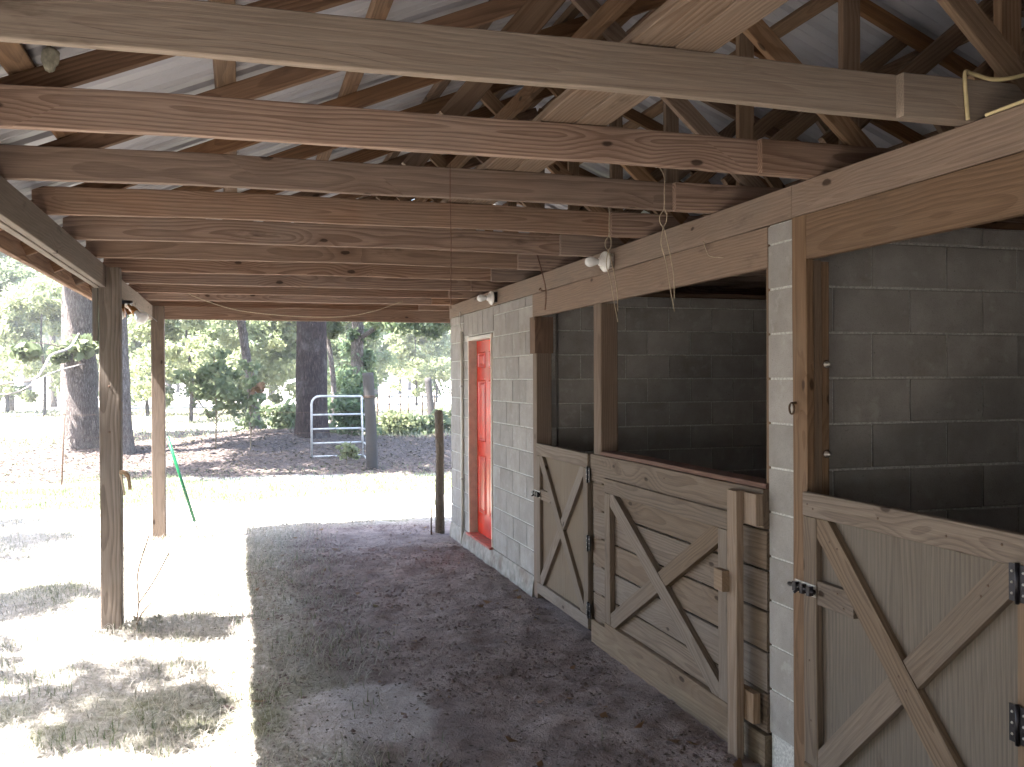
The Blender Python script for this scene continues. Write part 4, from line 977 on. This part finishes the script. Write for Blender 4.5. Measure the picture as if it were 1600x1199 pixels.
for (x, y, k), lab in zip(us, ul): place(U[k], lab, x, y, RNG.uniform(0.85, 1.1), RNG.random() * 6, ug)
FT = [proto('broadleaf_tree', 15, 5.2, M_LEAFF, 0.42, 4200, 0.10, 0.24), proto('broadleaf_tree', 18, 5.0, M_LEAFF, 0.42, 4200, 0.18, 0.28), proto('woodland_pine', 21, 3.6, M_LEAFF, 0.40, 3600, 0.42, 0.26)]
for p in FT:
    pass
dirs = ['leftmost stretch', 'left stretch', 'middle stretch', 'right stretch', 'rightmost stretch']
i = 0
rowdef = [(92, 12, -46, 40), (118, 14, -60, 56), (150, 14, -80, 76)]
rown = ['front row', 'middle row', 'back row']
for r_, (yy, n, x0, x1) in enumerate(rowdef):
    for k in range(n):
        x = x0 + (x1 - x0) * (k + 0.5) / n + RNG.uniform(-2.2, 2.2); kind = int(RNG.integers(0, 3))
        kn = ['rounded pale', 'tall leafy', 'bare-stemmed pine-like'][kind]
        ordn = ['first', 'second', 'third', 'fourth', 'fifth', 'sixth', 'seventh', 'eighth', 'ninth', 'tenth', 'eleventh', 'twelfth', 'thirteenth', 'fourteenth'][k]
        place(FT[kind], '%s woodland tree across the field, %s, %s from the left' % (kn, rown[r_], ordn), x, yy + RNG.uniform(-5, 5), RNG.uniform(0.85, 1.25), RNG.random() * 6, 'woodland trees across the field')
PT = proto('pine_trunk_tree', 17, 2.8, M_LEAFF, 0.3, 4200, 0.5, 0.24)
for (x, y), lab in zip([(-13.2, 62), (-12.2, 70), (-10.6, 66), (-15.8, 64), (-9.2, 74)], ['tall slim pine nearest the left edge of the view', 'tall slim pine right behind the leftmost one', 'tall slim pine third along beyond the left field', 'tall slim pine off the left edge beyond the field', 'tall slim pine just left of the big oak']):
    place(PT, lab, x, y, RNG.uniform(0.9, 1.1), RNG.random() * 6, 'slim pines left of the oak')
k = 0
wy = -24.0
while wy < 11:  # unseen tree rows added to block low skylight from the west
    for xx in (-13.5, -18.0):
        x, y = xx + RNG.uniform(-1, 1), wy + RNG.uniform(-1, 1); k += 1
        place(FT[k % 2], 'unseen woodland tree added west of the yard to block the sky', x, y, RNG.uniform(0.75, 0.95), RNG.random() * 6, 'unseen trees added round the yard to block the sky')
    wy += 4.2
for x in (-9.5, -5, -0.5, 4, 8.5):  # unseen trees added to close off light from behind
    place(FT[int(RNG.integers(0, 2))], 'unseen woodland tree added behind the shed to block light', x, -26 + RNG.uniform(-2, 2), RNG.uniform(0.8, 1.0), RNG.random() * 6, 'unseen trees added behind the shed to block light')
# shade trees standing west of the yard
for k, (x, y, lab) in enumerate([(-8.2, 6.2, 'leafy shade tree west of the yard, dappling the near grass'), (-10.0, 10.5, 'leafy shade tree west of the yard, beside the grass')]):
    tree('shade_tree', lab, G(x, y), [(0, 0, -0.3), (0.1, 0, 2), (0, 0.1, 5), (0, 0, 9)], [0.3, 0.25, 0.2, 0.05], M_OAKB, M_LEAF,
         [((0.4, 0, 9.2), (2.6, 2.3, 1.5), 34, 0.55)], 0.17, 4600, n=12)

for k, (x, y) in enumerate([(-8.0, -2.6), (-8.2, -8.5)]):  # dense trees added out of view to darken the near stall front
    tree('shade_tree', 'dense unseen tree added west behind the camera to shade the ground, %s of the two' % ['nearer', 'farther'][k], G(x, y), [(0, 0, -0.3), (0.1, 0, 2), (0, 0.1, 5), (0, 0, 9)], [0.32, 0.27, 0.2, 0.05], M_OAKB, M_LEAFD,
         [((0.6, 0, 7.4), (3.6, 3.0, 2.0), 70, 0.8)], 0.19, 9000, n=12)

tree('shade_tree', 'thin-crowned shade tree west of the yard, level with the near grass', G(-7.6, 4.0), [(0, 0, -0.3), (0.1, 0, 2), (0, 0.1, 5), (0, 0, 9)], [0.24, 0.2, 0.15, 0.04], M_OAKB, M_LEAF,
     [((1.2, 0, 9.0), (2.9, 1.6, 1.3), 15, 0.38)], 0.15, 1050, n=12)

# ------------------------------------------------------------------ tube gate, fence
gt = thing('tube_gate', 'small galvanised tube gate panel propped at the yard edge', 'gate', (1.55, 21.3, 0))
zt, zb = 1.42, 0.02
gxl, gxr = 1.56, 2.68
outer = [(gxl, 21.3, zb)] + [(gxl, 21.3, zt - 0.18)] + [(gxl + 0.18 - 0.18 * math.cos(a), 21.3, zt - 0.18 + 0.18 * math.sin(a)) for a in (0.4, 0.8, 1.2)] + [(gxl + 0.2, 21.3, zt), (gxr, 21.3, zt - 0.01)]
tube('frame', outer, 0.026, M_GALV, gt, 8)
tube('stile', [(gxr, 21.3, zt - 0.01), (gxr + 0.02, 21.25, zb)], 0.024, M_GALV, gt, 8)
for z in (1.0, 0.68, 0.36, 0.06): tube('rail', [(gxl, 21.3, z), (gxr + 0.01, 21.29, z + 0.005)], 0.022, M_GALV, gt, 8)
gt2 = thing('tube_gate', 'second tube gate swung edge-on against the leaning wooden post', 'gate', (2.6, 18.7, 0))
pa, pb = Vector((2.72, 21.2, 1.4)), Vector((2.565, 18.72, 0.0))
tube('frame', [(2.72, 21.2, 1.36), (2.66, 20.2, 1.38), (2.60, 19.1, 1.36), (2.585, 18.8, 1.2), (2.575, 18.72, 0.04)], 0.026, M_GALV, gt2, 8)
for z in (1.0, 0.68, 0.36, 0.06): tube('rail', [(2.715, 21.15, z), (2.575, 18.75, z)], 0.02, M_GALV, gt2, 8)
wp = thing('gate_post', 'weathered wooden gate post with shade put into its colour, leaning beside the tube gate', 'post', (2.53, 18.62, 0))
V, F = trunk_geo([Vector((2.545, 18.60, -0.2)), Vector((2.53, 18.62, 0.7)), Vector((2.50, 18.62, 1.4)), Vector((2.47, 18.62, 1.93))], [0.12, 0.115, 0.115, 0.11], 12, 0.1, 0.0)
mesh_ob('shaft', V, F, MW['fence'], wp, Matrix.Translation((2.545, 18.60, -0.2)), True)
tube('wire_wrap', [(2.50 + 0.13 * math.cos(a), 18.62 + 0.13 * math.sin(a), 1.42 + 0.004 * a) for a in [k * 0.5 for k in range(27)]], 0.006, M_RUST, wp, 5)
tags = [(4.28, 'first thin metal fence stake right of the gate post'), (4.66, 'second thin metal fence stake right of the gate post'), (5.02, 'third thin metal fence stake right of the gate post'), (5.29, 'fourth thin metal fence stake, pale-topped, in the wire fence'), (5.75, 'fifth thin metal fence stake, before the dark wooden post'), (6.15, 'sixth thin metal fence stake, right before the dark wooden post')]
for k, (x, lab) in enumerate(tags):
    y = 30 + (k > 3) * 2.5; xx = x * y / 30; z0 = g1(xx, y)
    t = thing('fence_stake', lab, 'fence post', (xx, y, z0), 'thin metal fence stakes')
    tube('shaft', [(xx, y, z0 - 0.1), (xx + 0.01, y, z0 + 1.30)], 0.022, M_RUST, t, 6)
    if k == 3: tube('painted_tip', [(xx + 0.01, y, z0 + 1.15), (xx + 0.011, y, z0 + 1.31)], 0.026, M_WHITE, t, 6)
z0 = g1(-2.93, 17.6)
t = thing('fence_stake', 'thin metal fence stake with a pale tip in front of the big oak', 'fence post', (-2.93, 17.6, z0), 'thin metal fence stakes')
tube('shaft', [(-2.955, 17.6, z0 - 0.1), (-2.90, 17.6, 1.25)], 0.016, M_RUST, t, 6); tube('painted_tip', [(-2.905, 17.6, 1.22), (-2.90, 17.6, 1.40)], 0.021, M_WHITE, t, 6)
z0 = g1(7.75, 38)
fp = thing('fence_post', 'dark wooden fence post standing in the bright field near the wall corner', 'post', (7.6, 38, z0))
V, F = trunk_geo([Vector((7.7, 38, z0 - 0.2)), Vector((7.62, 38, z0 + 0.8)), Vector((7.52, 38, z0 + 1.85))], [0.16, 0.15, 0.14], 10, 0.1, 0.0)
mesh_ob('shaft', V, F, MW['fence'], fp, Matrix.Translation((7.7, 38, z0 - 0.2)), True)
gt3 = thing('field_gate', 'distant galvanised gate standing edge-on in the field past the dark post', 'gate', (8.2, 38, z0))
for (xa, xb) in ((7.95, 8.45), (8.15, 8.62)): tube('stile', [(xa, 38.3, 1.75), (xb, 37.0, z0)], 0.03, M_GALV, gt3, 6)
for z in (0.4, 0.8, 1.2, 1.6): tube('rail', [(8.45 - 0.28 * z, 37.05 + 0.7 * z, z), (8.70 - 0.28 * z, 39.2, z)], 0.025, M_GALV, gt3, 6)
fw = thing('fence_wire', 'thin wire strands strung between the metal fence stakes', 'wire', (2.5, 19, 0.5))
for z in (0.35, 0.75, 1.15):
    tube('wire_strand', [(2.55, 18.7, z), (4.28, 30, z + 0.05), (5.3, 30, z + 0.05), (7.6, 38, z + 0.1)], 0.004, M_RUST, fw, 4)
    tube('wire_strand', [(2.45, 18.6, z), (-2.93, 17.6, z + 0.05), (-9, 17.2, z)], 0.003, M_RUST, fw, 4)

# ------------------------------------------------------------------ ground cover
def blades(name, n, xr, yr, dens, hmin, hmax, wid, mat, lean, label, yexp=1.0, seg=2):
    k = int(n * 3.0); x = RNG.uniform(*xr, k); u = RNG.random(k) ** yexp; y = yr[0] + (yr[1] - yr[0]) * u
    p = dens(x, y); keep = RNG.random(k) < p; x = x[keep][:n]; y = y[keep][:n]; k = len(x)
    z = gz(x, y) - 0.004
    near_ = (x > -5) & (x < 2.4) & (y > 2.5) & (y < 13.5)
    z = z + np.where(near_, 0.022 * (fbm(x * 11, y * 11, 2) - 0.5), 0)
    a = RNG.random(k) * 6.283; h = RNG.uniform(hmin, hmax, k); ln = RNG.uniform(lean[0], lean[1], k)
    d = np.stack([np.cos(a), np.sin(a)], 1); w = wid * RNG.uniform(0.7, 1.3, k) * (1 + 0.05 * y)
    sx, sy = -d[:, 1] * w / 2, d[:, 0] * w / 2
    b1 = np.stack([x + sx, y + sy, z], 1); b2 = np.stack([x - sx, y - sy, z], 1)
    mx = x + d[:, 0] * h * np.sin(ln) * 0.45; my = y + d[:, 1] * h * np.sin(ln) * 0.45; mz = z + h * np.cos(ln * 0.6) * 0.55
    m1 = np.stack([mx + sx * 0.8, my + sy * 0.8, mz], 1); m2 = np.stack([mx - sx * 0.8, my - sy * 0.8, mz], 1)
    tp = np.stack([x + d[:, 0] * h * np.sin(ln), y + d[:, 1] * h * np.sin(ln), z + h * np.maximum(np.cos(ln), 0.06)], 1)
    tp2 = tp + np.stack([sx * 0.2, sy * 0.2, sx * 0], 1)
    V = np.stack([b1, b2, m2, m1, tp, tp2], 1).reshape(-1, 3); o = np.arange(k)[:, None] * 6
    F = np.concatenate([o + np.array([[0, 1, 2, 3]]), o + np.array([[3, 2, 4, 5]])])
    me = np_mesh(name, V, F, False); me.materials.append(mat)
    ob = link(bpy.data.objects.new(name, me)); ob['kind'] = 'stuff'; ob['label'] = label; return ob
tuft = lambda x, y: ss(fbm(x * 2.6 + 70, y * 2.6), 0.50, 0.66)
dg_in = lambda x, y: 0.75 * tuft(x, y) * (1 - ss(x + 0.12 * (y - 4), 0.9, 1.9)) * np.clip(1 - m_shed(x, y) * 0.8, 0, 1)
blades('green_grass', 15000, (-4.2, 2.0), (3.4, 13.0), dg_in, 0.03, 0.10, 0.0035, M_GRASSG, (0.1, 1.0), 'green grass tufts around the edge of the dirt', 1.2)
blades('dry_grass', 90000, (-4.4, 1.6), (3.2, 13.5), lambda x, y: (0.25 + 0.75 * fbm(x * 3, y * 3 + 50)) * np.clip(1 - 0.55 * m_shed(x, y) - 0.6 * ss(x, 0.4, 1.4) * (y < 11.5) - 0.8 * np.exp(-(((x - 0.62) / 0.45) ** 4 + ((y - 5.0) / 0.5) ** 4)), 0, 1) , 0.04, 0.13, 0.0032, M_STRAW, (0.7, 1.52), 'dry straw-coloured grass lying over the yard', 1.15)
blades('yard_grass', 40000, (-9, 7), (13.0, 19.5), lambda x, y: np.clip(m_green(x, y) + 0.05, 0, 1), 0.03, 0.09, 0.006, M_YARD, (0.1, 1.0), 'green grass strip in front of the leaf litter')
blades('field_grass', 30000, (-16, 14), (28, 60), lambda x, y: 0.35 + 0.6 * ss(fbm(x * 0.4, y * 0.4), 0.45, 0.6), 0.06, 0.2, 0.016, M_FIELD, (0.1, 0.9), 'rough grass of the field behind the trees')
def litter(name, n, xr, yr, dens, size, mat, label, yexp=1.0):
    k = n * 3; x = RNG.uniform(*xr, k); y = yr[0] + (yr[1] - yr[0]) * RNG.random(k) ** yexp
    keep = RNG.random(k) < dens(x, y); x = x[keep][:n]; y = y[keep][:n]; k = len(x)
    z = gz(x, y) + 0.004; near_ = (x > -5) & (x < 2.4) & (y > 2.5) & (y < 13.5)
    z = z + np.where(near_, 0.022 * (fbm(x * 11, y * 11, 2) - 0.5), 0)
    a = RNG.random(k) * 6.283; s_ = size * RNG.uniform(0.5, 1.4, k); c_, s2 = np.cos(a), np.sin(a)
    asp = RNG.uniform(0.25, 0.8, k)
    def pt(u, v, w): return np.stack([x + (c_ * u - s2 * v * asp) * s_, y + (s2 * u + c_ * v * asp) * s_, z + w * s_], 1)
    t1 = RNG.uniform(0, 0.45, k); t2 = RNG.uniform(0, 0.45, k)
    V = np.stack([pt(-.5, 0, t1), pt(0, .5, t2 * 0.5), pt(.5, 0, t2), pt(0, -.5, t1 * 0.3)], 1).reshape(-1, 3)
    me = np_mesh(name, V, np.arange(4 * k).reshape(k, 4), False); me.materials.append(mat)
    ob = link(bpy.data.objects.new(name, me)); ob['kind'] = 'stuff'; ob['label'] = label
litter('leaf_litter', 42000, (-14, 9), (16.6, 36), lambda x, y: m_litter(x, y), 0.10, M_LITTER, 'brown fallen leaves under the trees')
litter('dirt_litter', 5200, (-0.3, 2.3), (3.4, 11.4), lambda x, y: 0.2 + 0.8 * ss(fbm(x * 2.2 + 11, y * 2.2), 0.45, 0.65), 0.017, M_LITTER, 'leaf bits and chips scattered on the dirt floor', 1.2)
litter('straw_bits', 2600, (-0.2, 2.2), (3.4, 11.4), lambda x, y: 0.2 + 0.8 * ss(fbm(x * 1.7 + 31, y * 1.7), 0.45, 0.65), 0.022, M_LITTER, 'bits of straw trodden into the dirt floor', 1.2)

def clods(name, n, xr, yr, dens, size, mat, label):
    k = n * 3; x = RNG.uniform(*xr, k); y = RNG.uniform(*yr, k); keep = RNG.random(k) < dens(x, y); x = x[keep][:n]; y = y[keep][:n]; k = len(x)
    z = gz(x, y) + 0.022 * (fbm(x * 11, y * 11, 2) - 0.5)
    r = size * RNG.uniform(0.4, 1.0, k) ** 2 * 1.6
    dirs = np.array([(1, 0, 0), (0.3, 0.95, 0), (-0.8, 0.6, 0), (-0.8, -0.6, 0), (0.3, -0.95, 0), (0, 0, 0.75)])
    P = np.stack([x, y, z], 1)[:, None, :] + dirs[None] * (r[:, None, None] * RNG.uniform(0.6, 1.3, (k, 6, 1)))
    f = np.array([(0, 1, 5), (1, 2, 5), (2, 3, 5), (3, 4, 5), (4, 0, 5)])
    F = (np.arange(k)[:, None, None] * 6 + f[None]).reshape(-1, 3)
    me = np_mesh(name, P.reshape(-1, 3), F, True); me.materials.append(mat)
    ob = link(bpy.data.objects.new(name, me)); ob['kind'] = 'stuff'; ob['label'] = label
M_CLOD = plain('clod_earth', (0.20, 0.155, 0.145), 0.95, nz=0.3, nscale=3, bump=0.004, spec=0.1)
litter('fallen_leaves', 150, (-0.2, 2.2), (3.4, 11.4), lambda x, y: 0.3 + 0.7 * ss(fbm(x * 1.1 + 91, y * 1.1), 0.45, 0.6), 0.06, M_LEAFB, 'dry brown leaves blown onto the dirt floor')
clods('dirt_clods', 6500, (-0.1, 2.28), (3.3, 11.3), lambda x, y: 0.08 + 0.9 * ss(fbm(x * 1.6 + 61, y * 1.6), 0.42, 0.62), 0.012, M_CLOD, 'crumbs and clods of dry earth on the floor')

# weeds at the near post
wd = thing('dry_weed', 'spindly dried weed with bare stems at the foot of the near post', 'weed', G(-0.74, 7.25))
for pp in ([(0, 0, -0.02), (0.03, 0, 0.2), (0.02, 0.02, 0.4), (0.10, 0.03, 0.68)], [(0.02, 0, 0.18), (0.14, 0, 0.36), (0.24, 0.02, 0.55)], [(0, 0, 0.0), (0.05, -0.02, 0.12), (0.12, -0.03, 0.2)]):
    tube('stem', curve([Vector(G(-0.74, 7.25)) + Vector(p) for p in pp], 4), 0.005, M_DRYSTEM, wd, 5)
me = leaves_mesh('leaves', [np.array([0.02, 0, 0.05]), np.array([0.15, 0, 0.06])], [(0.08, 0.06, 0.05), (0.08, 0.06, 0.05)], [18, 20], 0.03, M_STRAW)
link(bpy.data.objects.new('leaves', me), wd, Matrix.Translation(G(-0.74, 7.25)))
b = G(-3.6, 23.0)
